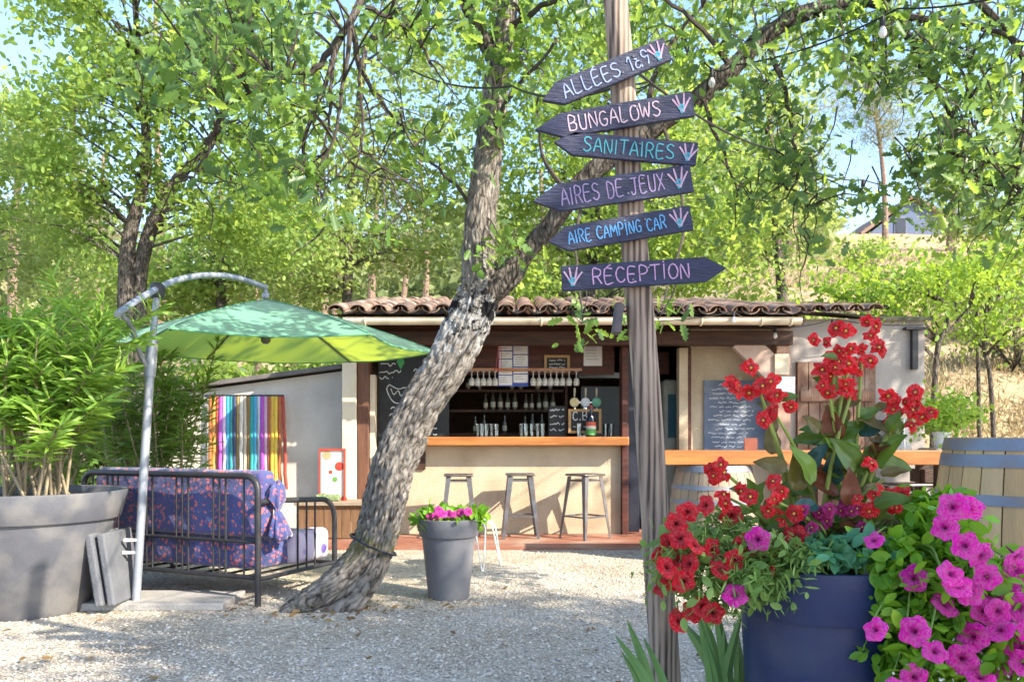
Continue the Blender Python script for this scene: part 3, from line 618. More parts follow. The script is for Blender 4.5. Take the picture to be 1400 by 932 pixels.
# left shed, curtain, poster, bench
def left_side():
    Yw = 10.0
    T = thing('side_shed', (gx(360, Yw), Yw, 0), 'low grey-rendered shed with sloping roof left of the bar', 'shed')
    mb = MB(); mb.prism([(gx(200, Yw), 0), (gx(469, Yw), 0), (gx(469, Yw), gz(507, Yw)), (gx(200, Yw), gz(543, Yw))], (0, Yw, 0), (1, 0, 0), (0, 0, 1), (0, 2.5, 0)); mb.build('wall', pm('plaster_pale', (.60, .55, .49), (.54, .49, .43), 3, .9, .35, 60, c3=(.46, .41, .36), s3=1.6), T)
    a = Vector((gx(190, Yw), Yw, gz(544, Yw) + .025)); b = Vector((gx(469, Yw), Yw, gz(507, Yw) + .025)); n = (b - a).normalized(); up = Vector((0, -1, 0)).cross(n)
    MB().prism([(0, 0), ((b - a).length, 0), ((b - a).length, .05), (0, .05)], a + Vector((0, -.12, 0)), n, (-n.z, 0, n.x), (0, 2.7, 0)).build('roof', pm('shed_roof', (.16, .14, .13), (.10, .09, .085), 6, .8), T)
    cols = [(.42, .13, .03), (.55, .24, .04), (.40, .07, .03), (.40, .08, .48), (.55, .42, .62), (.05, .36, .60), (.02, .24, .26), (.03, .05, .12), (.36, .24, .07), (.60, .56, .48), (.46, .42, .34), (.22, .12, .03), (.02, .30, .27), (.04, .30, .50), (.50, .55, .62), (.36, .05, .42), (.50, .30, .45), (.33, .09, .04), (.60, .38, .04), (.65, .45, .05), (.42, .12, .03), (.35, .05, .03)]
    T = thing('strip_curtain', (gx(335, Yw - .08), Yw - .08, .6), 'rainbow-striped strip curtain hanging on the grey shed wall', 'curtain')
    MB().tube([(gx(283, Yw), Yw - .06, gz(541, Yw)), (gx(390, Yw), Yw - .06, gz(541, Yw))], .012, 8).build('rod', BLACKM, T)
    x0, x1 = gx(284, Yw - .1), gx(388, Yw - .1); w = (x1 - x0) / len(cols)
    for i, c in enumerate(cols):
        g = []; rr = random.Random(i)
        for j in range(13):
            z = gz(542, Yw) + (gz(668, Yw) - gz(542, Yw)) * j / 12; k = j / 12; sx = rr.uniform(-.012, .012) * k
            if i == len(cols) - 1: sx += .05 * k
            g.append([Vector((x0 + w * i + w * u * 1.02 + sx, Yw - .07 - .012 * math.sin(u * math.pi) - .02 * math.sin(i * 2.1 + k * 1.5) * k - (i % 2) * .006, z)) for u in (0, .33, .67, 1)])
        MB().sheet(g).build('strip', pm('strip_%d' % i, c, tuple(v * .85 for v in c), 20, .6, sheen=.2), T)
    Yp = 9.35
    T = thing('bench', (gx(455, Yp), Yp, 0), 'low weathered plank bench in front of the grey shed', 'bench')
    GW = pm('weathered_plank', (.34, .27, .20), (.22, .17, .125), 6, .8, .4, 40, stretch=(.6, 5, 5)); BW = pm('bench_brown', (.20, .11, .055), (.13, .07, .035), 6, .7, .3, 30, stretch=(5, 5, .6))
    for k in range(3): MB().bx(gx(408, Yp), gx(508, Yp), Yp - .2 + k * .15, Yp - .2 + k * .15 + .14, .385, .425, bevel=.006).build('top_plank', GW, T)
    for k in range(8): MB().bx(gx(412 + k * 12, Yp), gx(423 + k * 12, Yp), Yp - .16, Yp - .135, .03, .383).build('front_slat', BW, T)
    for px in (412, 500): MB().bx(gx(px, Yp), gx(px, Yp) + .06, Yp + .15, Yp + .21, 0, .384).build('leg', BW, T)
    T = thing('poster_board', at(453, 680, Yp + .1), 'white poster with red fruit in a thin red frame standing on the bench', 'poster')
    x0, x1, z0, z1 = gx(436, Yp), gx(472, Yp), .427, gz(613, Yp)
    MB().bx(x0, x1, Yp + .02, Yp + .03, z0, z1).build('sheet', pm('poster_white', (.72, .68, .64), (.66, .60, .56), 3, .6), T)
    rf = pm('poster_red', (.50, .06, .04), None, 10, .5)
    for q in ((x0, x0 + .018, z0, z1), (x0 + .018, x1 - .018, z1 - .018, z1), (x1 - .018, x1, z0, z1)): MB().bx(q[0], q[1], Yp + .0, Yp + .03, q[2], q[3]).build('frame_bar', rf, T)
    for (px, py, r, c) in ((464, 637, .05, 'r'), (452, 645, .022, 'r'), (442, 678, .035, 'r'), (470, 682, .035, 'r'), (458, 655, .03, 'g'), (447, 622, .05, 'o')):
        MB().lathe([(r, 0), (r, .002)], at(px, py, Yp + .018), 14, Matrix.Rotation(R(90), 3, 'X')).build('print_spot', {'r': rf, 'g': pm('print_green', (.12, .3, .08), None, 9, .6), 'o': pm('print_orange', (.6, .34, .2), None, 9, .6)}[c], T)
    tag(MB().bx(x0 - .02, x1 - .05, Yp - .1, Yp - .0, .426, .50, bevel=.02).build('herb_box', pm('herb_green', (.06, .16, .03), (.3, .32, .2), 40, .9, .8, 40)), 'small tray of green herbs on the plank bench', 'herbs')
left_side()

# right annex with the plank door
def annex():
    Yw = 9.95; x0, x1 = gx(1080, YF) + .005, gx(1264, Yw)
    T = thing('stone_annex', ((x0 + x1) / 2, Yw, 0), 'grey-rendered annex with old clay tiles and plank door at right', 'building')
    MB().bx(x0, x1, Yw, Yw + 3, -.1, gz(436, Yw)).build('wall', PLASTG, T)
    zt = gz(436, Yw)
    tiled_roof(T, gx(1092, 9.7), gx(1200, 9.7), 9.72, 12.4, gz(424, 9.7), .17, sag=.02)
    MB().box((gx(1238, 9.8), 11.35, gz(437, 9.8) + .27), (.72, 3.0, .035), Matrix.Rotation(R(9.6), 3, 'X')).build('roof_slab', pm('mossy_slab', (.10, .085, .06), (.07, .08, .045), 6, .9, .5), T)
    dx0, dx1 = gx(1088, Yw), gx(1195, Yw); zd = gz(495, Yw); n = 7; w = (dx1 - dx0) / n
    D = MB().bx(dx0, dx1, Yw - .03, Yw - .002, .02, zd).build('door', pm('door_back', (.09, .05, .035), None, 8, .8), T)
    DW = pm('old_door_wood', (.24, .13, .085), (.14, .075, .05), 7, .8, .6, 30, stretch=(6, 6, .5), c3=(.30, .21, .16), s3=5)
    for i in range(n): MB().bx(dx0 + w * i + .004, dx0 + w * (i + 1) - .004, Yw - .055 - (i % 2) * .004, Yw - .031, .03, zd - .01, bevel=.003).build('plank', DW, D)
    for z in (.4, 1.55): MB().bx(dx0 + .03, dx1 - .03, Yw - .085, Yw - .06, z, z + .13, bevel=.004).build('ledge', DW, D)
    mb = MB(); mb.bx(gx(1244, Yw), gx(1251.5, Yw), Yw - .07, Yw - .003, gz(505, Yw), gz(452, Yw)); mb.build('shutter_bar', BLACKM, T)
    MB().bx(gx(1234, Yw), gx(1262, Yw), Yw - .1, Yw - .003, gz(451.6, Yw), gz(448, Yw)).build('shutter_hood', BLACKM, T)
annex()

# ------------------------------------------------------------------ stools
def stools():
    t = thing('metal_stool', (0, 0, 0), 'x', 'stool'); h = .71; a = .15; b = .205
    MB().box((0, 0, h - .012), (2 * a + .02, 2 * a + .02, .024), None, .011, 3).build('seat', STEEL, t, smooth=True)
    for sx in (-1, 1):
        for sy in (-1, 1):
            mb = MB(); top = Vector((sx * (a - .012), sy * (a - .012), h - .03)); bot = Vector((sx * b, sy * b, 0))
            w0, w1 = .055, .03; V = []
            for p, w in ((top, w0), (bot, w1)):   # an L-profile leg of pressed sheet
                V.append([p, p + Vector((-sx * w, 0, 0)), p + Vector((-sx * w, -sy * .006, 0)), p + Vector((-sx * .006, -sy * .006, 0)), p + Vector((-sx * .006, -sy * w, 0)), p + Vector((0, -sy * w, 0))])
            A = [mb.bm.verts.new(p) for p in V[0]]; Bv = [mb.bm.verts.new(p) for p in V[1]]
            for k in range(6): mb.bm.faces.new((A[k], A[(k + 1) % 6], Bv[(k + 1) % 6], Bv[k]))
            mb.bm.faces.new(A[::-1]); mb.bm.faces.new(Bv); mb.build('leg', STEEL, t)
    for z in (.24, h - .075):
        k = b + (a - .012 - b) * z / (h - .03) - .012
        for s in (-1, 1):
            MB().bar((-k, s * k, z), (k, s * k, z), .012, .018).build('stretcher', STEEL, t); MB().bar((s * k, -k + .007, z), (s * k, k - .007, z), .012, .018).build('stretcher', STEEL, t)
    spots = [(627, 738, 4, 'leftmost grey metal stool at the bar counter, behind the planter'), (711, 736, 3, 'middle grey metal stool standing at the bar counter'), (800, 737, 40, 'rightmost grey metal stool at the bar counter, turned cornerwise'),
             (1240, 765, 12, 'grey metal stool beside the plank door, behind the flowers')]
    for i, (px, py, a_, lab) in enumerate(spots):
        o = t if i == 0 else copy_tree(t); Y = F * H / (py - HY)
        o.location = (gx(px, Y), Y, .018 if i < 3 else .0); o.rotation_euler.z = R(a_); tag(o, lab, 'stool', 'grey metal stools')
stools()

# ------------------------------------------------------------------ sofa
def sofa():
    th = R(24); A = Vector((-1.71, 5.66, 0)); L = 1.66
    T = thing('metal_sofa', A, 'black tubular metal sofa seen from behind, under the parasol', 'sofa')
    u = Vector((-math.cos(th), math.sin(th), 0)); v = Vector((math.sin(th), math.cos(th), 0)); z = Vector((0, 0, 1))
    P = lambda a, b, c: A + u * a + v * b + z * c
    ht = .875
    mb = MB(); pts = [P(0, 0, 0), P(0, 0, .72)] + [P(.1 - .1 * math.cos(q), 0, ht - .1 + .1 * math.sin(q)) for q in np.linspace(.2, math.pi / 2, 5)] + [P(L - .1 + .1 * math.sin(q), 0, ht - .1 + .1 * math.cos(q)) for q in np.linspace(0, math.pi / 2 - .2, 5)] + [P(L, 0, .7), P(L, 0, 0)]
    mb.tube(pts, .022, 10); mb.build('back_frame', BLACKM, T, smooth=True)
    MB().tube([P(.02, 0, .19), P(L - .02, 0, .19)], .018, 8).build('bottom_rail', BLACKM, T, smooth=True)
    MB().tube([P(.02, -.004, .43), P(L - .02, -.004, .43)], .012, 8).build('middle_rail', BLACKM, T, smooth=True)
    for q in (.12, .28, .335, .39, .62, .675, .73, .96, 1.015, 1.07, 1.30, 1.355, 1.41, 1.56):
        MB().tube([P(q, 0, .2), P(q, 0, ht - .012)], .008, 6).build('back_bar', BLACKM, T)
    for e, D in ((0, .86), (L, .86)):
        MB().tube([P(e, .0, .70), P(e, .2, .70), P(e, D - .16, .672)] + [P(e, D - .16 + .16 * math.sin(q), .512 + .16 * math.cos(q)) for q in np.linspace(.25, math.pi / 2, 6)] + [P(e, D, .3), P(e, D, 0)], .02, 10).build('arm_frame', BLACKM, T, smooth=True)
        MB().tube([P(e, 0, .18), P(e, D, .18)], .016, 8).build('arm_rail', BLACKM, T, smooth=True)
        for q in (.42, .52, .62): MB().tube([P(e, q, .18), P(e, q, .685)], .008, 6).build('arm_bar', BLACKM, T)
    MB().tube([P(0.02, .84, .18), P(L - .02, .84, .18)], .016, 8).build('front_rail', BLACKM, T, smooth=True)
    for q in np.linspace(.15, L - .15, 8): MB().tube([P(q, .0, .185), P(q, .84, .185)], .009, 6).build('seat_bar', BLACKM, T)
    # flowered cover fabric
    m, n, l, b = newmat('flowered_fabric')
    tc = n.new('ShaderNodeTexCoord'); vo = n.new('ShaderNodeTexVoronoi'); vo.inputs['Scale'].default_value = 27; nz = n.new('ShaderNodeTexNoise'); nz.inputs['Scale'].default_value = 30
    ad = n.new('ShaderNodeVectorMath'); ad.operation = 'MULTIPLY_ADD'; l.new(nz.outputs['Color'], ad.inputs[0]); ad.inputs[1].default_value = (.05, .05, .05); l.new(tc.outputs['Object'], ad.inputs[2]); l.new(ad.outputs[0], vo.inputs['Vector']); l.new(tc.outputs['Object'], nz.inputs['Vector'])
    fl = ramp(n, l, vo.outputs['Distance'], [(.0, (.60, .14, .12)), (.30, (.46, .09, .10)), (.37, (.045, .07, .20)), (.6, (.032, .055, .18)), (.75, (.065, .05, .17))])
    l.new(fl, b.inputs['Base Color']); b.inputs['Roughness'].default_value = .85; b.inputs['Sheen Weight'].default_value = .3
    n2 = n.new('ShaderNodeTexNoise'); n2.inputs['Scale'].default_value = 9; n2.inputs['Detail'].default_value = 5; l.new(tc.outputs['Object'], n2.inputs['Vector'])
    bp = n.new('ShaderNodeBump'); bp.inputs['Strength'].default_value = .5; bp.inputs['Distance'].default_value = .05; l.new(n2.outputs['Fac'], bp.inputs['Height']); l.new(bp.outputs[0], b.inputs['Normal'])
    FAB = m
    m, n, l, b = newmat('lit_flowered_fabric')
    tc = n.new('ShaderNodeTexCoord'); vo = n.new('ShaderNodeTexVoronoi'); vo.inputs['Scale'].default_value = 6.5; l.new(tc.outputs['Object'], vo.inputs['Vector'])
    l.new(ramp(n, l, vo.outputs['Distance'], [(0, (.22, .05, .16)), (.22, (.10, .09, .34)), (.32, (.50, .40, .52)), (1, (.62, .54, .58))]), b.inputs['Base Color']); b.inputs['Roughness'].default_value = .85
    LFAB = m
    rot = Matrix((u, v, z)).transposed()
    def pillow(name, c, size, mat_, bev, wob=.012, tilt=0):
        mb = MB(); mb.box((0, 0, 0), size, None, bev, 4); bmesh.ops.subdivide_edges(mb.bm, edges=mb.bm.edges, cuts=3, use_grid_fill=True)
        rt = rot @ Matrix.Rotation(tilt, 3, 'X')
        for w_ in mb.bm.verts:
            q = w_.co; w_.co = q + Vector((mnoise.noise(q * 5), mnoise.noise(q * 5 + Vector((9, 0, 0))), mnoise.noise(q * 4 + Vector((0, 9, 0))))) * wob
        bmesh.ops.transform(mb.bm, matrix=Matrix.Translation(c) @ rt.to_4x4(), verts=mb.bm.verts)
        o = mb.build(name, mat_, T); o.data.shade_smooth(); return o
    bc = pillow('back_cushion', P(L / 2 - .01, .125, .68), (L - .06, .16, .46), FAB, .045, .010, R(-4))
    sc_ = pillow('seat_cushion', P(L / 2 + .02, .45, .33), (L - .08, .78, .22), FAB, .06, .012)
    tg = pillow('lit_cushion_end', P(.10, .60, .335), (.19, .44, .235), LFAB, .05, .012); tg['label'] = 'pale flowered sunlit end of the seat cushion'  # flowered end of the seat cushion, its sunlight put into the cloth colour
    # back cover gathered and knotted behind the corner
    mb = MB(); c = P(-.02, .17, .63); rings = []
    for i, (rad, dz, dx) in enumerate([(.03, .2, .0), (.09, .15, -.0), (.11, .08, -.01), (.05, .03, .0), (.02, .0, .0), (.045, -.03, .01), (.09, -.1, .02), (.12, -.17, .03), (.11, -.19, .03), (.02, -.17, .02)]):
        rings.append([Vector(c) + u * (-dx) + (u * math.cos(q) * .42 + v * math.sin(q) * .85) * rad * .88 * (1 + .28 * math.cos(7 * q + i * .5)) + z * (dz + .015 * math.sin(3 * q)) for q in np.linspace(0, 2 * math.pi, 33)[:-1]])
    V = [[mb.bm.verts.new(p) for p in r] for r in rings]
    for a_, b_ in zip(V, V[1:]):
        for k in range(32): mb.bm.faces.new((a_[k], a_[(k + 1) % 32], b_[(k + 1) % 32], b_[k]))
    o = mb.build('cover_knot', FAB, T); o.data.shade_smooth()
sofa()

# ------------------------------------------------------------------ cantilever parasol
def parasol():
    GM = pm('parasol_tube', (.30, .32, .36), (.24, .26, .30), 12, .4, .03, metal=.3)
    bx, by = gx(186, 5.63), 5.63
    T = thing('cantilever_parasol', (bx, by, 0), 'green cantilever parasol with grey pole and curved arm over the sofa', 'parasol')
    top = at(215, 397, 5.70)
    MB().tube([(bx, by, .05), at(205, 510, 5.67)], .028, 14).build('pole', GM, T, smooth=True)
    MB().tube([at(204.7, 515, 5.67), at(209, 462, 5.68)], .037, 14).build('sleeve', GM, T, smooth=True)
    MB().tube([at(208.7, 464, 5.68), top], .021, 12).build('upper_pole', GM, T, smooth=True)
    hub = Vector((-2.02, 6.9, 0)); ht = gz(393, 6.9)
    arm = spline([at(160, 430, 5.25), at(185, 412, 5.45), at(215, 395, 5.68), at(245, 382, 5.95), at(285, 376, 6.3), at(325, 380, 6.6), (hub.x, hub.y, ht)], 5)
    MB().tube(arm, .022, 12).build('arm', GM, T, smooth=True)
    MB().tube([at(202, 505, 5.665), at(190, 480, 5.55), at(180, 445, 5.4), at(165, 428, 5.28)], .017, 10).build('strut', GM, T, smooth=True)
    MB().lathe([(.045, -.05), (.05, -.02), (.05, .03), (.03, .05)], top, 12).build('clamp', BLACKM, T, smooth=True)
    for k, py in enumerate((738, 755)):
        p = at(184 if k else 186, py, 5.61); MB().tube([p + Vector((0, 0, 0)), p + Vector((-.075, -.01, .0))], [.01, .014], 8).build('knob', pm('knob_white', (.6, .6, .6), None, 9, .5), T)
    za, ze = gz(410, 6.9), 1.865; r = 1.33; ph = R(14)
    cor = [Vector((hub.x + .09 + r * math.cos(ph + k * math.pi / 3), hub.y + r * math.sin(ph + k * math.pi / 3), ze)) for k in range(6)]
    ap = Vector((hub.x + .0, hub.y, za)); mb = MB(); N = 10
    rings = []
    for j in range(N + 1):
        t = j / N; ring = []
        for k in range(6):
            for q in range(6):
                s = q / 6; e = cor[k].lerp(cor[(k + 1) % 6], s); sag = .05 * math.sin(math.pi * s) * t
                p = ap.lerp(e, max(t, .012)); p.z -= sag * .6; p.z += .03 * math.sin(math.pi * t); p += (ap - Vector((e.x, e.y, ap.z))) * (.045 * math.sin(math.pi * s) * t); ring.append(p)
        rings.append([mb.bm.verts.new(p) for p in ring])
    for a_, b_ in zip(rings, rings[1:]):
        for k in range(36): mb.bm.faces.new((a_[k], a_[(k + 1) % 36], b_[(k + 1) % 36], b_[k]))
    m, n, l, b = newmat('parasol_cloth')
    tc = n.new('ShaderNodeTexCoord'); nz = n.new('ShaderNodeTexNoise'); nz.inputs['Scale'].default_value = 3; nz.inputs['Detail'].default_value = 5; l.new(tc.outputs['Object'], nz.inputs['Vector'])
    l.new(ramp(n, l, nz.outputs['Fac'], [(.3, (.13, .42, .28)), (.7, (.16, .47, .33))]), b.inputs['Base Color']); b.inputs['Roughness'].default_value = .7; b.inputs['Sheen Weight'].default_value = .3  # teal of the reflected sky put into the lime cloth's base colour
    tr = n.new('ShaderNodeBsdfTranslucent'); tr.inputs[0].default_value = (.50, .60, .03, 1); mx = n.new('ShaderNodeMixShader'); mx.inputs[0].default_value = .42
    l.new(b.outputs[0], mx.inputs[1]); l.new(tr.outputs[0], mx.inputs[2]); l.new(mx.outputs[0], n['Material Output'].inputs[0])
    hem = [v.co.copy() for v in rings[-1]]
    o = mb.build('canopy', m, T); o.data.shade_smooth()
    MB().tube(hem, .007, 6, closed=True).build('hem', pm('hem_green', (.12, .34, .20), None, 30, .8), o)
    for k in range(6):
        MB().tube([ap.lerp(cor[k], t) + Vector((0, 0, .03 * math.sin(math.pi * t) + .004)) for t in np.linspace(.03, .99, 10)], .004, 5).build('seam', MATS['hem_green'], o)
    MB().lathe([(.012, 0), (.03, .02), (.03, .05), (.012, .07)], (ap.x, ap.y, za), 12).build('finial', GM, T, smooth=True)
    MB().tube([(hub.x, hub.y, ht - .01), (hub.x, hub.y, za + .05)], .014, 8).build('hanger', GM, T)
    zb = za - .36
    RB = pm('rib_grey', (.14, .15, .13), None, 9, .5, metal=.3)
    MB().lathe([(.02, zb), (.04, zb + .02), (.04, zb + .06), (.018, zb + .08), (.014, za - .03)], (hub.x, hub.y, 0), 12).build('hub', RB, T, smooth=True)
    for k in range(6):
        c = cor[k]; f = lambda t: ap.lerp(c, t) + Vector((0, 0, (.03 * math.sin(math.pi * t)) - .016))
        rb = MB().tube([f(t) for t in (.04, .3, .6, .985)], .008, 6).build('rib', RB, T)
        MB().tube([(hub.x, hub.y, zb + .04), f(.42)], .007, 6).build('rib_brace', RB, rb)
    CO = pm('concrete_slab', (.36, .34, .32), (.28, .265, .25), 6, .9, .4, 60); DS = pm('dark_slab', (.13, .135, .15), (.09, .095, .11), 6, .75, .3, 50)
    MB().bx(bx - .36, bx + .62, by - .12, by + .36, 0.0, .05, bevel=.008).build('base_slab', CO, T)
    for k, (dx, dz) in enumerate(((-.16, 0), (-.09, 0))):
        c = Vector((bx + dx - .0, by - .06 + k * .02, .052 + .235))
        MB().box(c, (.05, .40, .47), Matrix.Rotation(R(-9), 3, 'Y'), .012, 2).build('ballast_slab', DS, T)
parasol()

# ------------------------------------------------------------------ pots
def pot(name, c, r0, r1, h, rim, m, label, rimh=None, soil=True, n=72):
    T = thing(name, c, label, 'planter'); c = Vector(c); rh = rimh or h * .2
    rb = r0 + (r1 - r0) * (1 - rh / h)
    MB().lathe([(r0 * .8, 0), (r0 * .97, .0), (r0, .012), (rb, h - rh + .01), (rb - .02, h - rh + .012), (rb - .03, h - rh)], c, n).build('body', m, T, smooth=True)
    MB().lathe([(rb + .001, h - rh + .004), (rb + rim * .8, h - rh), (rb + rim, h - rh + .006), (r1 + rim * .95, h - .012), (r1 + rim * .9, h - .003), (r1 + rim * .55, h), (r1 - .01, h - .006), (r1 - .02, h - .06)], c, n).build('rim', m, T, smooth=True)
    MB().lathe([(.001, h - .055), (r1 - .012, h - .055), (r1 - .012, h - .06)], c, 32).build('soil', pm('soil', (.05, .035, .025), (.09, .065, .045), 40, .95, .8, 60), T)
    return T
GREYPOT = pm('grey_planter', (.105, .108, .125), (.085, .088, .104), 5, .6, .12, 90, c3=(.17, .165, .165), s3=4)
pot('large_grey_planter', (-3.20, 5.55, 0), .375, .595, .79, .022, GREYPOT, 'large tapered grey planter with the oleander at the left edge', rimh=.185, n=96)
pot('grey_flower_pot', (gx(613.5, 5.98), 5.98, 0), .145, .205, .565, .018, pm('grey_pot', (.15, .15, .165), (.125, .125, .14), 6, .5, .06, 90, c3=(.20, .195, .20), s3=3), 'slim grey flower pot standing alone on the gravel', rimh=.125)
pot('blue_flower_pot', (gx(1125, 2.78), 2.78, 0), .235, .27, .735, .012, pm('blue_pot', (.010, .022, .085), (.008, .017, .068), 6, .42, .08, 160, c3=(.028, .038, .085), s3=4), 'dark blue round flower pot overflowing with petunias in front', rimh=.16, n=96)
def specks():
    pass

# ------------------------------------------------------------------ signpost
def signpost():
    Yp = 3.1; a = at(915, 1021.6, Yp); b = at(838, -90, Yp)
    T = thing('signpost', (a.x, Yp, 0), 'leaning weathered wooden signpost with six painted arrow boards', 'signpost')
    m, n, l, bs = newmat('weathered_pole')
    tc = n.new('ShaderNodeTexCoord'); mp = n.new('ShaderNodeMapping'); mp.inputs['Scale'].default_value = (9, 9, .8); l.new(tc.outputs['Object'], mp.inputs[0])
    nz = n.new('ShaderNodeTexNoise'); nz.inputs['Scale'].default_value = 3.4; nz.inputs['Detail'].default_value = 9; nz.inputs['Distortion'].default_value = 1.1; l.new(mp.outputs[0], nz.inputs['Vector'])
    wv = n.new('ShaderNodeTexWave'); wv.inputs['Scale'].default_value = 1.6; wv.inputs['Distortion'].default_value = 7; wv.inputs['Detail'].default_value = 4; l.new(mp.outputs[0], wv.inputs['Vector'])
    mx = n.new('ShaderNodeMix'); mx.data_type = 'FLOAT'; mx.inputs[0].default_value = .3; l.new(nz.outputs['Fac'], mx.inputs[2]); l.new(wv.outputs['Fac'], mx.inputs[3])
    l.new(ramp(n, l, mx.outputs[0], [(.30, (.045, .032, .025)), (.39, (.14, .10, .078)), (.52, (.24, .18, .14)), (.8, (.34, .27, .215))]), bs.inputs['Base Color'])
    bp = n.new('ShaderNodeBump'); bp.inputs['Strength'].default_value = .8; bp.inputs['Distance'].default_value = .01; l.new(mx.outputs[0], bp.inputs['Height']); l.new(bp.outputs[0], bs.inputs['Normal']); bs.inputs['Roughness'].default_value = .85
    mb = MB(); K = 60; P = []; rr = []
    for i in range(K):
        t = i / (K - 1); p = a.lerp(b, t); p.z = max(p.z, -.0) if i else 0.0
        p.x += .007 * math.sin(t * 5) + .002 * math.sin(t * 17); P.append(p); rr.append((.0545 - .009 * t) * (1 + .006 * math.sin(t * 23)))
    mb.tube(P, rr, 28)
    for v in mb.bm.verts:
        q = v.co; v.co.x += mnoise.noise(Vector((q.x * 30, q.y * 30, q.z * 2))) * .004; v.co.y += mnoise.noise(Vector((q.x * 30 + 5, q.y * 30, q.z * 2))) * .004
    mb.build('pole', m, T, smooth=True)
    Yb = 3.018; s = Yb / F
    bw = pm('board_wood', (.018, .024, .066), (.012, .015, .038), 4, .5, .5, 26, stretch=(.8, 6, 7), c3=(.032, .036, .070), s3=6)
    cols = {'lil': (.26, .32, .50), 'pink': (.45, .34, .42), 'teal': (.06, .30, .36), 'mauve': (.27, .20, .36), 'blue': (.09, .27, .52), 'lav': (.42, .25, .44)}
    LM = {k: pm('paint_' + k, c, tuple(x * .8 for x in c), 60, .8) for k, c in cols.items()}
    EP = pm('sprig_pink', (.42, .28, .38), (.34, .22, .32), 40, .8); EC = pm('sprig_cyan', (.05, .28, .38), None, 40, .8)
    #       text, colour, board left-mid, right-mid, half height, tip length, tip side, text x range, emblem x, yaw
    rows = [('ALLÉES 1a9', 'lil', (766, 127), (913, 66), 17, 27, -1, (770, 888), 899), ('BUNGALOWS', 'pink', (768, 171), (948, 141), 17.5, 37, -1, (777, 903), 932),
            ('SANITAIRES', 'teal', (784, 196), (953, 211), 16.5, 27, -1, (798, 922), 941), ('AIRES DE JEUX', 'mauve', (764, 270), (946, 243), 19.5, 36, -1, (767, 908), 928),
            ('AIRE CAMPiNG CAR', 'blue', (775, 326), (946, 297), 17.5, 26, -1, (777, 910), 929), ('RÉCEPTiON', 'lav', (768, 381), (965, 368), 17.5, 29, 1, (810, 942), 783)]
    for i, (txt, ck, lm, rm, hh, tip, side, tx, ex) in enumerate(rows):
        A = at(*lm, Yb); B = at(*rm, Yb); d = (B - A).normalized(); L = (B - A).length; up = Vector((0, -1, 0)).cross(d) * -1
        if up.z < 0: up = -up
        h = hh * s * .97; tl = tip * s; rr_ = random.Random(i); j = lambda: rr_.uniform(-.0015, .0015)
        poly = [(-tl, 0), (0, -h), (L, -h + j()), (L + j(), h), (0, h)] if side < 0 else [(0, -h), (L, -h), (L + tl, 0), (L, h), (0, h + j())]
        bd = MB().prism(poly, A, d, up, (0, .02, 0), bevel=.0022).build('sign_board', bw, T)
        bd['label'] = 'dark arrow board reading ' + txt.replace('1a9', '1à9').upper().replace('À', 'à')
        f0 = (tx[0] - lm[0]) * s / d.x; f1 = (tx[1] - lm[0]) * s / d.x
        hgt = hh * s * (1.15 if i != 4 else .95)
        o = A + d * f0 - up * hgt * .5
        lettering('lettering', text_strokes(txt, hgt, f1 - f0), .0048, o, d, up, (0, -1, 0), LM[ck], bd)
        eo = A + d * ((ex - lm[0]) * s / d.x); sg = []
        for q, ln_ in ((-.75, .8), (-.28, .95), (.3, 1.0), (.8, .7)):
            q += rr_.uniform(-.1, .1); sg.append([(math.sin(q) * hh * s * .1, -hh * s * .5), (math.sin(q) * hh * s * .6, hh * s * .1 * ln_), (math.sin(q) * hh * s * 1.0, hh * s * .85 * math.cos(q) * ln_)])
        lettering('sprig', sg, .0062, eo, d, up, (0, -1, 0), EP, bd)
        lettering('sprig_foot', [[(-.006, -hh * s * .55), (.004, -hh * s * .5)], [(-.012, -hh * s * .2), (.0, -hh * s * .3), (.010, -hh * s * .2)], [(-.004, -hh * s * .02), (.004, -hh * s * .05)]], .0085, eo, d, up, (0, -1.3, 0), EC, bd)
        for q in (-.028, .03):
            cx = a.lerp(b, (A.z - a.z) / (b.z - a.z)).x; w_ = A + d * ((cx - A.x) / d.x + q) + up * (h * (.45 if q > 0 else -.45)) + Vector((0, -.001, 0))
            MB().lathe([(.0045, -.003), (.0045, .001), (.003, .0025)], w_, 8, Matrix.Rotation(R(90), 3, 'X')).build('screw', STEEL, bd)
    MB().box(at(848, 437, Yp) + Vector((-.012, -.02, 0)), (.03, .07, .11), Matrix.Rotation(R(6), 3, 'Y'), .006).build('wood_block', pm('block_dark', (.06, .055, .07), (.10, .085, .08), 8, .7, .3), T)
signpost()

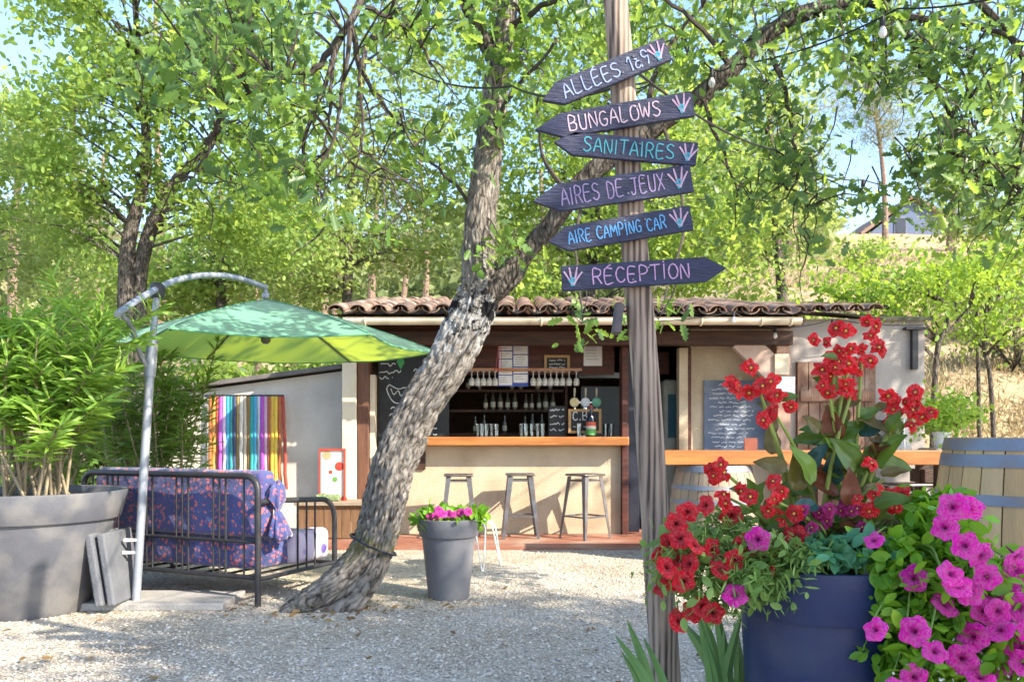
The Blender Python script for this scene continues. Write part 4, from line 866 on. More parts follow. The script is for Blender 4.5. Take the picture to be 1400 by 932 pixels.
# ------------------------------------------------------------------ wine barrel
def barrel(c, h, r0, r1, label, hoops, grey=1.0):
    T = thing('wine_barrel', c, label, 'barrel'); c = Vector(c); n = 26
    prof = lambda t: r0 + (r1 - r0) * math.sin(math.pi * min(max(t, 0), 1)) ** .9
    WS = [pm('stave_%d_%.1f' % (i, grey), q, tuple(x * .8 for x in q), 4, .6, .3, 30, stretch=(7, 7, .5), c3=tuple(x * .82 for x in q), s3=3) for i, q in enumerate([tuple(.16 * (1 - grey) + v * grey for v in w) for w in ((.58, .37, .16), (.64, .42, .19), (.50, .32, .15), (.60, .41, .21))])]
    rr = random.Random(4)
    for k in range(n):
        a0 = 2 * math.pi * k / n + .008; a1 = 2 * math.pi * (k + 1) / n - .008; mb = MB(); rows = []
        dr = rr.uniform(-.0015, .0015)
        for j in range(13):
            t = j / 12; r = prof(t) + dr
            rows.append([mb.bm.verts.new(c + Vector((rad * math.cos(a), rad * math.sin(a), h * t))) for rad, a in ((r, a0), (r + .001, (a0 + a1) / 2), (r, a1), (r - .028, a1), (r - .028, a0))])
        for p, q in zip(rows, rows[1:]):
            for i in range(5): mb.bm.faces.new((p[i], p[(i + 1) % 5], q[(i + 1) % 5], q[i]))
        mb.bm.faces.new(rows[0][::-1]); mb.bm.faces.new(rows[-1]); mb.build('stave', WS[rr.randrange(4)], T)
    HM = pm('hoop_steel', (.21, .235, .29), (.16, .18, .23), 6, .5, .1, 40, metal=.5, c3=(.24, .2, .18), s3=6)
    for z0, z1 in hoops:
        MB().lathe([(prof(z0 / h) + .001, z0), (prof(z0 / h) + .005, z0), (prof(z1 / h) + .005, z1), (prof(z1 / h) + .001, z1)], c, 52).build('hoop', HM, T, smooth=True)
    MB().lathe([(.001, h - .03), (r0 - .03, h - .03), (r0 - .03, h - .05)], c, 40).build('head', WS[0], T)
barrel((gx(1292, 3.75) + .40, 3.75, 0), 1.14, .355, .415, 'oak wine barrel with steel hoops at the right edge', [(1.085, 1.139), (1.015, 1.07), (.855, .90), (.60, .64), (.46, .50), (.22, .26), (.05, .12)])

barrel((gx(976, 7.83), 7.83, 0), .878, .33, .405, 'weathered grey barrel carrying the plank table beside the signpost', [(.82, .875), (.66, .70), (.53, .57), (.30, .34), (.18, .22), (.03, .09)], .35)
# ------------------------------------------------------------------ long counter on the right, slatted chest, bits on it
def right_terrace():
    Y = 7.6
    T = thing('plank_table', (gx(1100, Y), Y, 0), 'long high table with orange plank top behind the flower pot', 'table')
    for k in range(2): MB().bx(gx(905, Y), gx(1296, Y), Y - .02 + k * .24, Y + .215 + k * .24, .885 - k * .003, 1.015 - k * .003, bevel=.008).build('top_plank', WOODO, T)
    for px in (1120, 1180, 1285):
        for dy in (.03, .38): MB().bx(gx(px, Y), gx(px, Y) + .09, Y + dy, Y + dy + .09, 0, .884).build('leg', DARKW, T)
    T = thing('plank_stack', (gx(1278, 7.9), 7.9, 0), 'dark brown stacked timber beside the barrel', 'timber')
    for k in range(6): MB().bx(gx(1264, 7.9), gx(1300, 7.9), 7.9, 8.2, .002 + k * .14, .13 + k * .14, bevel=.008).build('plank', DARKW, T)
    # folded white cloths hung on the wall, plant in a white pot
    for i, px in enumerate((1217, 1234)):
        g = []; Yw = 9.93
        for j in range(9):
            t = j / 8; z = gz(572 + 44 * t, Yw)
            g.append([Vector((gx(px + (q - 4) * (1.0 + 1.2 * t), Yw), Yw - .03 - .02 * math.cos(q * 1.6) * (.4 + t), z)) for q in range(9)])
        tag(MB().sheet(g).build('white_cloth', WHITEP, smooth=True), ('left' if i == 0 else 'right') + ' of two white cloths hanging on the annex wall', 'cloth', 'white cloths on the annex wall')
    p = Vector((gx(1287, 9.3), 9.3, 0)); p.z = gz(612, 9.3)
    T = thing('stone_ledge', (p.x + .2, p.y, 0), 'small rough stone ledge carrying the white plant pot', 'ledge')
    SR = pm('ledge_stone', (.36, .32, .27), (.26, .23, .19), 7, .9, .6, 30)
    for k in range(4):
        MB().box((p.x + .2 + .03 * (-1) ** k, p.y + .05, p.z * (k + .5) / 4), (.62, .5, p.z / 4 - .006), Matrix.Rotation(R(3 * (-1) ** k), 3, 'Z'), .03, 2).build('stone', SR, T)
    WPOT = pm('white_pot', (.68, .69, .72), None, 9, .5)
    T = thing('white_plant_pot', p, 'small white pot with bushy light green plant beside the barrel', 'potted plant')
    MB().lathe([(.06, .002), (.085, .15), (.095, .15), (.095, .175), (.08, .175), (.075, .14)], p, 20).build('pot', WPOT, T, smooth=True)
    n = 700; C = np.array(p + Vector((0, 0, .36))) + rng.normal(size=(n, 3)) * np.array([.17, .15, .12])
    leafcloud('foliage', leafmat('lime_leaf', (.14, .28, .03), (.26, .42, .06), (.5, .65, .06)), C, .07, T)
    # small dark sign card on the table
    tag(MB().bx(gx(1022, Y), gx(1040, Y), Y + .1, Y + .12, 1.016, 1.016 + .11).build('table_card', pm('card_brown', (.25, .07, .04), None, 20, .6)), 'small red-brown card standing on the plank table', 'card')
right_terrace()

# ------------------------------------------------------------------ white wire stool behind the slim pot, string lights
def wire_stool():
    Y = 7.35; WM = pm('white_wire', (.72, .72, .70), None, 9, .4); c = Vector((gx(648, Y), Y, 0))
    T = thing('wire_stool', c, 'white wire stool half hidden behind the slim grey pot', 'stool'); h = .40; r = .155
    MB().tube([c + Vector((r * math.cos(a), r * math.sin(a), h)) for a in np.linspace(0, 2 * math.pi, 25)[:-1]], .008, 8, closed=True).build('seat_ring', WM, T, smooth=True)
    MB().lathe([(.001, h - .002), (r, h - .002), (r, h + .004), (.001, h + .004)], c, 24).build('seat', WM, T)
    for k in range(4):
        a = R(20 + 90 * k); e = R(14)
        f = lambda q, rad, z: c + Vector((rad * math.cos(q), rad * math.sin(q), z))
        pts = spline([f(a - e, r * .75, h - .004), f(a - e, r + .03, h - .05), f(a - .04, r + .085, .03), f(a, r + .095, .007), f(a + .04, r + .085, .03), f(a + e, r + .03, h - .05), f(a + e, r * .75, h - .004)], 5)
        MB().tube(pts, .0065, 6).build('leg', WM, T, smooth=True)
wire_stool()
def string_lights():
    CB = pm('cable_black', (.012, .012, .014), None, 9, .6); m, n, l, b = newmat('bulb_glass'); b.inputs['Base Color'].default_value = (.75, .74, .70, 1); b.inputs['Roughness'].default_value = .08; b.inputs['Alpha'].default_value = .75
    def run(P, bulbs, label, sag):
        A = [at(*p) for p in P]; pts = []
        T = thing('string_light', A[0], label, 'string light')
        for p, q in zip(A, A[1:]):
            for j in range(12):
                t = j / 12; w = p.lerp(q, t); w.z -= sag * 4 * t * (1 - t); pts.append(w)
        pts.append(A[-1]); MB().tube(pts, .0055, 6).build('cable', CB, T)
        for f in bulbs:
            w = pts[int(f * (len(pts) - 1))]
            s = MB().tube([w + Vector((0, 0, .0)), w + Vector((0, 0, -.055))], [.013, .017], 10).build('socket', CB, T)
            MB().lathe([(.010, -.055), (.013, -.062), (.022, -.085), (.022, -.098), (.013, -.113), (.004, -.118)], w, 14).build('bulb', m, s, smooth=True)
    run([(842, 75, 3.06), (1060, 205, 5.2), (1180, 246, 6.5), (1300, 250, 8), (1480, 220, 9)], (.38, .5, .62, .8), 'string of bulbs running right from the signpost through the oak leaves', .06)
    run([(560, 95, 5.4), (700, 118, 4.4), (846, 118, 3.06)], (), 'thin black cable strung between the oak and the signpost', .05)
    run([(858, 440, 8.8), (1003, 426, 8.78), (1060, 448, 9.2), (1138, 436, 9.6), (1262, 444, 9.8)], (.25, .5, .75), 'string of bulbs looped along the gutter and the annex wall', .03)
    run([(960, 82, 5.3), (1000, 90, 5.2), (1228, 12, 4.6), (1480, -40, 4)], (.12, .66), 'string of bulbs in the upper branches at the right', .05)
string_lights()

# ------------------------------------------------------------------ trees
def barkmat(name, c0, c1, c2, lichen=None, zr=(1.5, 2.2), moss=None, attr=False):
    m, n, l, b = newmat(name)
    tc = n.new('ShaderNodeTexCoord'); mp = n.new('ShaderNodeMapping'); mp.inputs['Scale'].default_value = (17, 17, 4.2); l.new(tc.outputs['Object'], mp.inputs[0])
    if attr:
        an = n.new('ShaderNodeAttribute'); an.attribute_name = 'bark'; mp.inputs['Scale'].default_value = (.42, .42, .42); l.new(an.outputs['Vector'], mp.inputs[0])
    nz = n.new('ShaderNodeTexNoise'); nz.inputs['Scale'].default_value = 2.2; nz.inputs['Detail'].default_value = 8; nz.inputs['Roughness'].default_value = .68; nz.inputs['Distortion'].default_value = .5; l.new(mp.outputs[0], nz.inputs['Vector'])
    vo = n.new('ShaderNodeTexVoronoi'); vo.feature = 'DISTANCE_TO_EDGE'; vo.inputs['Scale'].default_value = 2.4; l.new(mp.outputs[0], vo.inputs['Vector'])
    mu = n.new('ShaderNodeMath'); mu.operation = 'MULTIPLY_ADD'; l.new(vo.outputs['Distance'], mu.inputs[0]); mu.inputs[1].default_value = .7; l.new(nz.outputs['Fac'], mu.inputs[2])
    col = ramp(n, l, mu.outputs[0], [(.42, c0), (.56, c1), (.80, c2)])
    sep = n.new('ShaderNodeSeparateXYZ'); l.new(tc.outputs['Object'], sep.inputs[0])
    def patch(col, c, z0, z1, sc, lo, hi):
        t = n.new('ShaderNodeTexNoise'); t.inputs['Scale'].default_value = sc; t.inputs['Detail'].default_value = 7; t.inputs['Roughness'].default_value = .75; l.new(tc.outputs['Object'], t.inputs['Vector'])
        mr = n.new('ShaderNodeMapRange'); mr.inputs[1].default_value = z0; mr.inputs[2].default_value = z1; mr.inputs[3].default_value = -.25; mr.inputs[4].default_value = .25; l.new(sep.outputs[2], mr.inputs[0])
        pp = n.new('ShaderNodeMath'); pp.operation = 'PINGPONG'; pp.inputs[1].default_value = .25; ab = n.new('ShaderNodeMath'); ab.operation = 'ABSOLUTE'; l.new(mr.outputs[0], ab.inputs[0])
        sb = n.new('ShaderNodeMath'); sb.operation = 'SUBTRACT'; l.new(t.outputs['Fac'], sb.inputs[0]); l.new(ab.outputs[0], sb.inputs[1])
        f = ramp(n, l, sb.outputs[0], [(lo, (0, 0, 0)), (hi, (1, 1, 1))])
        mx = n.new('ShaderNodeMix'); mx.data_type = 'RGBA'; l.new(f, mx.inputs[0]); l.new(col, mx.inputs[6]); mx.inputs[7].default_value = (*c, 1); return mx.outputs[2]
    if lichen: col = patch(col, lichen, zr[0], zr[1], 14, .36, .5); col = patch(col, (.012, .012, .014), zr[0] + .15, zr[1] + .05, 9, .44, .5)
    if moss: col = patch(col, moss, .05, .75, 5, .42, .56)
    l.new(col, b.inputs['Base Color']); b.inputs['Roughness'].default_value = .92; b.inputs['Specular IOR Level'].default_value = .15
    bp = n.new('ShaderNodeBump'); bp.inputs['Strength'].default_value = 1; bp.inputs['Distance'].default_value = .045; l.new(mu.outputs[0], bp.inputs['Height']); l.new(bp.outputs[0], b.inputs['Normal'])
    return m
BARK = barkmat('oak_bark', (.045, .039, .034), (.19, .168, .148), (.32, .295, .27), (.40, .40, .40), (1.45, 2.35), (.17, .15, .05), True)
BARK2 = barkmat('grey_bark', (.02, .017, .015), (.10, .085, .072), (.20, .175, .155))
PBARK = barkmat('pine_bark', (.09, .06, .045), (.25, .17, .13), (.38, .29, .23))
TWIG = pm('twig', (.035, .028, .024), (.07, .055, .045), 9, .9)

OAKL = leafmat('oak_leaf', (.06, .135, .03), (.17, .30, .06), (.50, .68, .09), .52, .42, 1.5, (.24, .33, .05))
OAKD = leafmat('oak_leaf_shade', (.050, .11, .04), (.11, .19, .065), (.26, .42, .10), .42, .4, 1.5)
BROAD = leafmat('broad_leaf', (.075, .15, .035), (.22, .34, .075), (.58, .72, .12), .52, .5, 1.1, (.42, .48, .10))
BROAD2 = leafmat('broad_leaf_yellow', (.11, .18, .05), (.29, .39, .10), (.58, .66, .16), .5, .5, .9, (.44, .46, .14))
PINEL = leafmat('pine_needle', (.13, .165, .075), (.27, .28, .14), (.42, .44, .18), .3, .6, .7, (.38, .30, .20))
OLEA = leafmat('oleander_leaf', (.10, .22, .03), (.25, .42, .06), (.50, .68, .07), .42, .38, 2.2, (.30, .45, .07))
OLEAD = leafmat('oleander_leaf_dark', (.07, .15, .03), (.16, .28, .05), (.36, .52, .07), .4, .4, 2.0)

def limb(parent, rows, m, n=10, k=6, disp=0, name='branch'):
    """rows: (px, py, Y, r)"""
    P = [(*at(x, y, Y), r) for x, y, Y, r in rows]; S = spline(P, k)
    mb = MB(); mb.tube([Vector(q[:3]) for q in S], [max(q[3], .002) for q in S], n)
    if disp:
        for v in mb.bm.verts:
            q = v.co; v.co = q + Vector((mnoise.noise(q * 9), mnoise.noise(q * 9 + Vector((7, 0, 0))), 0)) * disp
    return mb.build(name, m, parent, smooth=True)

def main_oak():
    Y0 = 5.63
    T = thing('leaning_oak', at(470, 830, Y0), 'old leaning oak with forked trunk in the middle of the yard', 'tree'); T.location.z = 0; ORG[T] = Vector(T.location)
    rows = [(372, 852, 5.56, .045), (398, 843, 5.57, .085), (425, 831, 5.59, .125), (453, 814, 5.6, .148), (482, 788, 5.62, .150), (506, 755, 5.63, .145), (519, 722, 5.63, .141), (526, 690, 5.63, .139), (536, 640, 5.63, .138), (552, 600, 5.63, .138), (575, 555, 5.63, .139), (611, 500, 5.63, .139), (636, 450, 5.63, .138), (652, 415, 5.63, .138), (659, 385, 5.63, .128), (654, 345, 5.63, .112), (656, 300, 5.63, .102), (664, 230, 5.63, .097), (671, 170, 5.63, .091), (681, 95, 5.62, .08), (691, 30, 5.6, .07), (700, -40, 5.6, .06), (712, -150, 5.6, .045), (725, -300, 5.6, .025)]
    S = spline([(*at(x, y, Y), r) for x, y, Y, r in rows], 15); mb = MB(); NS = 120
    mb.tube([Vector(q[:3]) for q in S], [q[3] for q in S], NS)
    cl = [Vector(q[:3]) for q in S]; nring = len(S); sl = [0]
    for a, b in zip(cl, cl[1:]): sl.append(sl[-1] + (b - a).length)
    BC = []
    for i, v in enumerate(mb.bm.verts):
        k = min(i // NS, nring - 1); c = cl[k]; q = v.co; d = (q - c); r = d.length; d = d / max(r, 1e-6); ang = 2 * math.pi * (i % NS) / NS; sg = sl[k]; rad = S[k][3] / .14
        a = Vector((math.cos(ang) * 4.6 * max(rad, .5), math.sin(ang) * 4.6 * max(rad, .5), sg * 9.5)); BC.append(tuple(a))
        w = a + Vector((mnoise.noise(a * .9), mnoise.noise(a * .9 + Vector((5, 0, 0))), mnoise.noise(a * .6))) * .55
        dd = mnoise.voronoi(w)[0]; crack = min((dd[1] - dd[0]) * 2.6, 1)
        f = .017 * (crack - .6) + .006 * mnoise.noise(a * 2.3) + .028 * mnoise.noise(Vector((math.cos(ang), math.sin(ang), sg * 1.6)))
        if q.z < .4: f += (.045 * math.sin(ang * 4 + 1) + .02) * max(0, .4 - q.z) / .4
        v.co = q + d * f * min(rad, 1)
        if v.co.z < -.04: v.co.z = -.04
    tr = mb.build('trunk', BARK, T); tr.data.shade_smooth()
    at_ = tr.data.attributes.new('bark', 'FLOAT_VECTOR', 'POINT'); at_.data.foreach_set('vector', np.array(BC, np.float32).ravel())
    limb(T, [(662, 402, 5.62, .10), (688, 385, 5.6, .088), (720, 345, 5.58, .07), (750, 312, 5.55, .066), (800, 245, 5.5, .064), (850, 205, 5.45, .062), (905, 168, 5.4, .06), (960, 130, 5.35, .058), (1000, 95, 5.3, .056), (1045, 50, 5.3, .052), (1100, 18, 5.25, .05), (1180, 2, 5.2, .042), (1300, -30, 5.1, .034), (1450, -90, 5, .02)], BARK2, 20, 10, .018)
    limb(T, [(683, 95, 5.62, .06), (664, 60, 5.58, .05), (645, 22, 5.5, .042), (610, -30, 5.4, .036), (540, -60, 5.1, .03), (505, -20, 4.9, .026), (482, 25, 4.8, .022), (462, 62, 4.8, .018), (445, 115, 4.8, .014), (418, 185, 4.8, .011), (417, 225, 4.8, .009), (438, 262, 4.8, .008), (443, 312, 4.8, .006), (398, 348, 4.8, .004)], BARK2, 10, 6, .004)
    tw = [[(470, 45, 4.8, .016), (440, 85, 4.8, .012), (425, 98, 4.8, .011), (372, 106, 4.75, .009), (310, 150, 4.7, .006), (285, 215, 4.7, .004)], [(300, 160, 4.7, .006), (270, 235, 4.7, .004), (250, 238, 4.7, .003)],
          [(480, 40, 4.8, .013), (498, 105, 4.85, .009), (540, 160, 4.9, .006), (565, 200, 4.9, .004)], [(482, 30, 4.8, .012), (470, 110, 4.75, .008), (455, 190, 4.7, .006), (425, 240, 4.7, .004)], [(492, 80, 4.8, .008), (495, 160, 4.8, .006), (492, 205, 4.8, .005), (460, 240, 4.8, .003)],
          [(455, 80, 4.8, .009), (450, 160, 4.8, .006), (440, 215, 4.8, .004)], [(500, 10, 4.8, .01), (560, 40, 4.9, .006), (590, 90, 5, .004)], [(494, 205, 4.8, .004), (528, 235, 4.8, .003), (520, 255, 4.8, .002)],
          [(1180, 2, 5.2, .022), (1225, 20, 5.1, .018), (1265, 95, 5.05, .013), (1300, 160, 5, .009), (1310, 215, 5, .006), (1360, 255, 5, .004)], [(1225, 20, 5.1, .016), (1330, 35, 5, .011), (1400, 60, 4.9, .007)], [(1265, 95, 5.0, .01), (1285, 130, 5, .008), (1320, 180, 4.9, .005), (1395, 262, 4.9, .003)],
          [(1050, 60, 5.3, .014), (1075, 130, 5.3, .009), (1085, 190, 5.3, .007), (1090, 240, 5.3, .005), (1065, 280, 5.3, .003)], [(1088, 215, 5.3, .005), (1102, 260, 5.3, .003), (1098, 320, 5.3, .002)], [(1215, 15, 5.1, .008), (1210, 70, 5.1, .005), (1205, 120, 5.1, .003)],
          [(1325, 35, 5, .008), (1325, 140, 4.9, .005), (1345, 200, 4.9, .004), (1390, 265, 4.9, .003)], [(880, 188, 5.4, .016), (900, 90, 5.5, .011), (960, 10, 5.6, .007)], [(960, 130, 5.35, .012), (985, 200, 5.3, .007), (1010, 260, 5.3, .004)], [(1000, 95, 5.3, .014), (960, 40, 5.2, .01), (900, -10, 5.1, .007)],
          [(665, 205, 5.6, .014), (700, 130, 5.4, .009), (760, 60, 5.2, .006)], [(780, 268, 5.5, .012), (740, 210, 5.6, .008), (735, 130, 5.7, .005)], [(655, 295, 5.6, .01), (600, 230, 5.7, .007), (560, 200, 5.8, .004)], [(690, 40, 5.6, .02), (740, 10, 5.4, .012), (800, -20, 5.2, .008)]]
    tw += [[(800, 250, 5.5, .007), (786, 340, 5.1, .005), (797, 432, 4.6, .003)], [(905, 170, 5.4, .008), (935, 300, 5.0, .006), (902, 428, 4.5, .003)], [(1300, -30, 5.1, .02), (1390, 60, 5, .012), (1400, 180, 4.95, .008), (1380, 280, 4.95, .004)]]
    BP = [list(q[:3]) for q in spline([(*at(x, y, 5.35), 0) for x, y in ((800, 245), (905, 168), (1000, 95), (1100, 18), (1300, -30), (1450, -90))], 8)] + [list(at(x, y, Y)) for x, y, Y in ((700, -40, 5.6), (712, -150, 5.6), (725, -250, 5.6), (664, 230, 5.63), (681, 95, 5.62), (610, -30, 5.4), (540, -60, 5.1))]
    mb = MB()
    for rows in tw:
        BP += [list(at(*p_[:3])) for p_ in rows] + [list((at(*p_[:3]) + at(*q_[:3])) / 2) for p_, q_ in zip(rows, rows[1:])]
        S = spline([(*at(x, y, Y), r) for x, y, Y, r in rows], 5); mb.tube([Vector(q[:3]) + Vector(rvec(1)[0]) * .006 for q in S], [q[3] * 1.5 for q in S], 6)
    for rows in tw[:8] * 5 + tw[8:16] * 3:
        S = spline([(*at(x, y, Y), r) for x, y, Y, r in rows], 5); q = Vector(S[random.randrange(3, len(S))][:3]); dr = Vector((random.gauss(0, 1), random.gauss(0, .5), -.6)).normalized(); P_ = [q.copy()]
        for j in range(7):
            dr = (dr + Vector((random.gauss(0, .35), random.gauss(0, .2), random.gauss(-.12, .3)))).normalized(); q = q + dr * random.uniform(.04, .085); P_.append(q.copy())
        mb.tube(P_, [.0065 - .0007 * j for j in range(8)], 5)
    # leaf clumps placed on and around the limbs: (px, py, rx, ry, Y, dY, clumps)
    reg = [(300, 100, 130, 70, 4.8, .6, 30), (350, 180, 80, 90, 4.7, .4, 20), (455, 280, 70, 40, 4.8, .3, 8), (360, 20, 110, 40, 4.8, .5, 22), (560, 30, 100, 60, 5.2, .5, 22), (560, 180, 60, 80, 5.3, .5, 12), (690, 25, 110, 50, 5.5, .5, 26), (700, 110, 50, 50, 5.4, .4, 9), (640, 240, 50, 60, 5.7, .4, 6),
           (780, 30, 90, 60, 5.5, .6, 18), (930, 40, 100, 50, 5.4, .5, 22), (1050, 110, 110, 70, 5.3, .5, 30), (1060, 220, 60, 80, 5.3, .3, 14), (1020, 270, 80, 60, 5.3, .3, 12), (1180, 40, 120, 60, 5.1, .4, 28), (1280, 100, 80, 70, 5.0, .4, 22), (1350, 60, 110, 80, 4.9, .4, 26), (1340, 200, 80, 80, 4.9, .3, 20), (1370, 280, 60, 60, 5, .3, 20), (1290, 200, 40, 50, 5, .3, 8), (1268, 250, 26, 36, 5, .2, 6), (1150, 300, 40, 40, 5.2, .2, 6), (1170, 110, 50, 30, 5.1, .3, 5), (1100, 320, 40, 40, 5.3, .2, 3),
           (690, 340, 18, 25, 5.5, .1, 2), (672, 215, 25, 30, 5.45, .1, 3), (700, -140, 420, 90, 5.3, 1.4, 70), (1150, -160, 330, 90, 4.8, 1.2, 50), (300, -130, 250, 80, 4.8, 1.0, 40)]
    CC = []
    for px, py, rx, ry, Y, dY, n in reg:
        for _ in range(max(1, int(n * (.55 if py > -60 else .45)))):
            r = rng.normal(size=3) * .6; CC.append(at(px + rx * np.clip(r[0], -1.3, 1.3), py + ry * np.clip(r[1], -1.3, 1.3), Y + dY * np.clip(r[2], -1.2, 1.2)))
    for px, py, Y in ((795, 442, 4.6), (900, 436, 4.5), (690, 350, 5.4)): CC.append(at(px, py, Y))
    CC = np.array([list(c) for c in CC])
    BP = np.array(BP)
    for c in CC[:len(CC)]:   # a twig with side shoots carries each clump
        w_ = np.linalg.norm(BP - c, axis=1); w_ = Vector(BP[int(w_.argmin())]); md = w_.lerp(Vector(c), .5) + Vector((random.gauss(0, .04), random.gauss(0, .04), .06)); mb.tube([w_, w_.lerp(md, .5) + Vector((0, 0, .02)), md, Vector(c)], [.008, .0065, .005, .003], 4)
        e = Vector(c); s = e + Vector((random.uniform(-.12, .12), random.uniform(-.1, .1), random.uniform(.1, .28))); q = e + Vector(rvec(1)[0]) * .08
        mb.tube([s, (s + e) / 2 + Vector((.02, 0, .01)), e, q], [.0055, .0045, .003, .0015], 4)
    mb.build('twigs', TWIG, T)['kind'] = 'stuff'
    k = len(CC); per = 25
    L = (CC[:, None, :] + rng.normal(size=(k, per, 3)) * np.array([.11, .11, .065])).reshape(-1, 3)
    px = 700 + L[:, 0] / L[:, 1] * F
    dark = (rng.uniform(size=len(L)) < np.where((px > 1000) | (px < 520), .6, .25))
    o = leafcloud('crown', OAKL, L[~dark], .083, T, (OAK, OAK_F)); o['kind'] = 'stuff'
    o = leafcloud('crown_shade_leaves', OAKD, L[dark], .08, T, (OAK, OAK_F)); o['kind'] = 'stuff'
main_oak()

def strap():
    c = at(512, 740, 5.63); mb = MB(); ax = (at(521, 715, 5.63) - at(504, 757, 5.63)).normalized(); u = ax.orthogonal().normalized(); w = ax.cross(u)
    tilt = Vector((.0, 0, 0))
    pts = [c + (u * math.cos(a) + w * math.sin(a)) * (.158 + .004 * math.sin(5 * a)) + ax * (-.02) + Vector((0, 0, -.012 * math.cos(a))) for a in np.linspace(0, 2 * math.pi, 41)[:-1]]
    mb.tube(pts, .009, 6, closed=True); o = mb.build('strap', pm('strap_navy', (.02, .025, .04), None, 20, .7), smooth=True)
    tag(o, 'thin dark strap tied around the lower oak trunk', 'strap')
strap()

def broadleaf(label, trunks, ells, nper, spread, size, m, bark=BARK2, group=None, name='broadleaf_tree', thin=.58):
    """trunks: rows lists (px,py,Y,r) with the first row on the ground; ells: (px,py,Y,rx,ry,rd,n)"""
    x, y, Y, r = trunks[0][0]; gxx = gx(x, Y); g = tz(gxx, Y)
    T = thing(name, (gxx, Y, g), label, 'tree', group)
    tops = []
    for rows in trunks:
        P = [(*at(a, b, c), d) for a, b, c, d in rows]; P[0] = (P[0][0], P[0][1], tz(P[0][0], P[0][1]) - .05, P[0][3])
        S = spline(P, 5); mb = MB(); mb.tube([Vector(q[:3]) for q in S], [q[3] for q in S], 10); mb.build('trunk', bark, T, smooth=True); tops += [q[:3] for q in S[len(S) // 3:]]
    E = [(at(a, b, c), (rx / F * c, rd, ry / F * c), max(3, int(n * thin))) for a, b, c, rx, ry, rd, n in ells]
    CC, L = clumps(E, nper, spread); tops = np.array(tops); mb = MB()
    for c in CC[::2]:
        d = np.linalg.norm(tops - c - np.array([0, 0, -.3]), axis=1); s = Vector(tops[int(d.argmin())]); e = Vector(c); mid = s.lerp(e, .5) + Vector((0, 0, .12 * (e - s).length))
        mb.tube([s, mid, e], [.02 * min(1, (e - s).length) + .006, .012, .004], 4)
    o = mb.build('branches', bark, T); o['kind'] = 'stuff'
    o = leafcloud('crown', m, L, size, T, (OVAL, OVAL_F) if size < .09 else (DIAMOND, DIAMOND_F), per=nper); o['kind'] = 'stuff'
    return T

broadleaf('twin-trunked oak behind the oleander and the parasol arm', [[(166, 712, 11.4, .13), (172, 420, 11.4, .115), (176, 330, 11.4, .10), (200, 220, 11.3, .07), (190, 80, 11.2, .045), (180, -60, 11.2, .03)], [(200, 712, 11.5, .12), (190, 430, 11.5, .105), (198, 340, 11.5, .10), (232, 260, 11.5, .08), (300, 170, 11.4, .05), (330, 40, 11.3, .03)]],
          [(140, 190, 11.2, 120, 120, 1.6, 70), (300, 170, 11.2, 130, 110, 1.6, 80), (200, 40, 11, 160, 90, 1.6, 80), (70, 270, 11.2, 80, 70, 1.2, 34), (340, 300, 11.4, 100, 70, 1.3, 46), (360, 40, 11, 110, 80, 1.5, 44), (230, -110, 11, 220, 80, 1.6, 60)], 125, .22, .082, BROAD)
broadleaf('tall pale green tree behind the left end of the tile roof', [[(470, 690, 16, .12), (475, 400, 16, .10), (480, 250, 16, .08), (500, 60, 16, .05)]],
          [(450, 300, 16, 110, 90, 2, 60), (560, 300, 16.5, 110, 90, 2, 60), (500, 140, 16, 120, 100, 2, 50), (400, 380, 16, 90, 40, 1.6, 30), (600, 210, 17, 80, 100, 1.8, 34), (600, 20, 16, 120, 90, 2, 40)], 95, .33, .112, BROAD2)
broadleaf('bright green tree rising behind the signpost', [[(800, 690, 15, .14), (805, 420, 15, .12), (815, 300, 15, .10), (850, 120, 15, .06)]],
          [(770, 280, 15, 110, 110, 2, 74), (900, 260, 15, 130, 120, 2, 84), (830, 120, 15, 150, 100, 2, 80), (960, 350, 14.5, 120, 60, 1.5, 54), (740, 390, 14.5, 60, 30, 1.2, 18), (720, 180, 15.5, 80, 100, 1.5, 34), (850, -20, 15, 200, 80, 2, 56)], 105, .30, .112, BROAD)
broadleaf('leafy tree right of the signpost above the dry bank', [[(1075, 640, 16.5, .12), (1070, 420, 16.5, .1), (1060, 300, 16.5, .08), (1050, 120, 16.5, .05)]],
          [(1060, 300, 16.5, 100, 80, 1.8, 62), (1020, 190, 16.5, 110, 90, 2, 60), (1000, 60, 16.5, 140, 90, 2, 50)], 95, .31, .112, BROAD2)
broadleaf('yellow-green tree filling the right edge above the bank', [[(1450, 470, 13, .10), (1440, 400, 13, .085), (1420, 300, 13, .07), (1390, 180, 13, .04)]],
          [(1335, 280, 13, 40, 50, 1.0, 24), (1390, 240, 13, 70, 80, 1.4, 48), (1350, 170, 13, 80, 60, 1.4, 36), (1400, 330, 13, 60, 50, 1.2, 30)], 95, .25, .09, BROAD2)
broadleaf('tree at the upper left edge with open sky beside it', [[(-60, 700, 14, .13), (-50, 420, 14, .1), (-30, 250, 14, .07), (0, 140, 14, .04)]],
          [(20, 270, 14, 80, 80, 1.8, 50), (-40, 160, 14, 90, 70, 1.6, 44), (30, 360, 14, 70, 50, 1.5, 34), (40, 190, 13.6, 60, 40, 1.2, 20)], 95, .27, .1, BROAD2)
broadleaf('round tree behind the parasol between the oak and the roof', [[(300, 690, 18, .12), (302, 420, 18, .1), (305, 300, 18, .07)]],
          [(290, 350, 18, 90, 60, 1.8, 54), (220, 390, 18, 70, 40, 1.5, 32), (380, 340, 18.5, 60, 60, 1.5, 28), (120, 380, 18, 70, 50, 1.5, 32)], 60, .4, .16, BROAD)
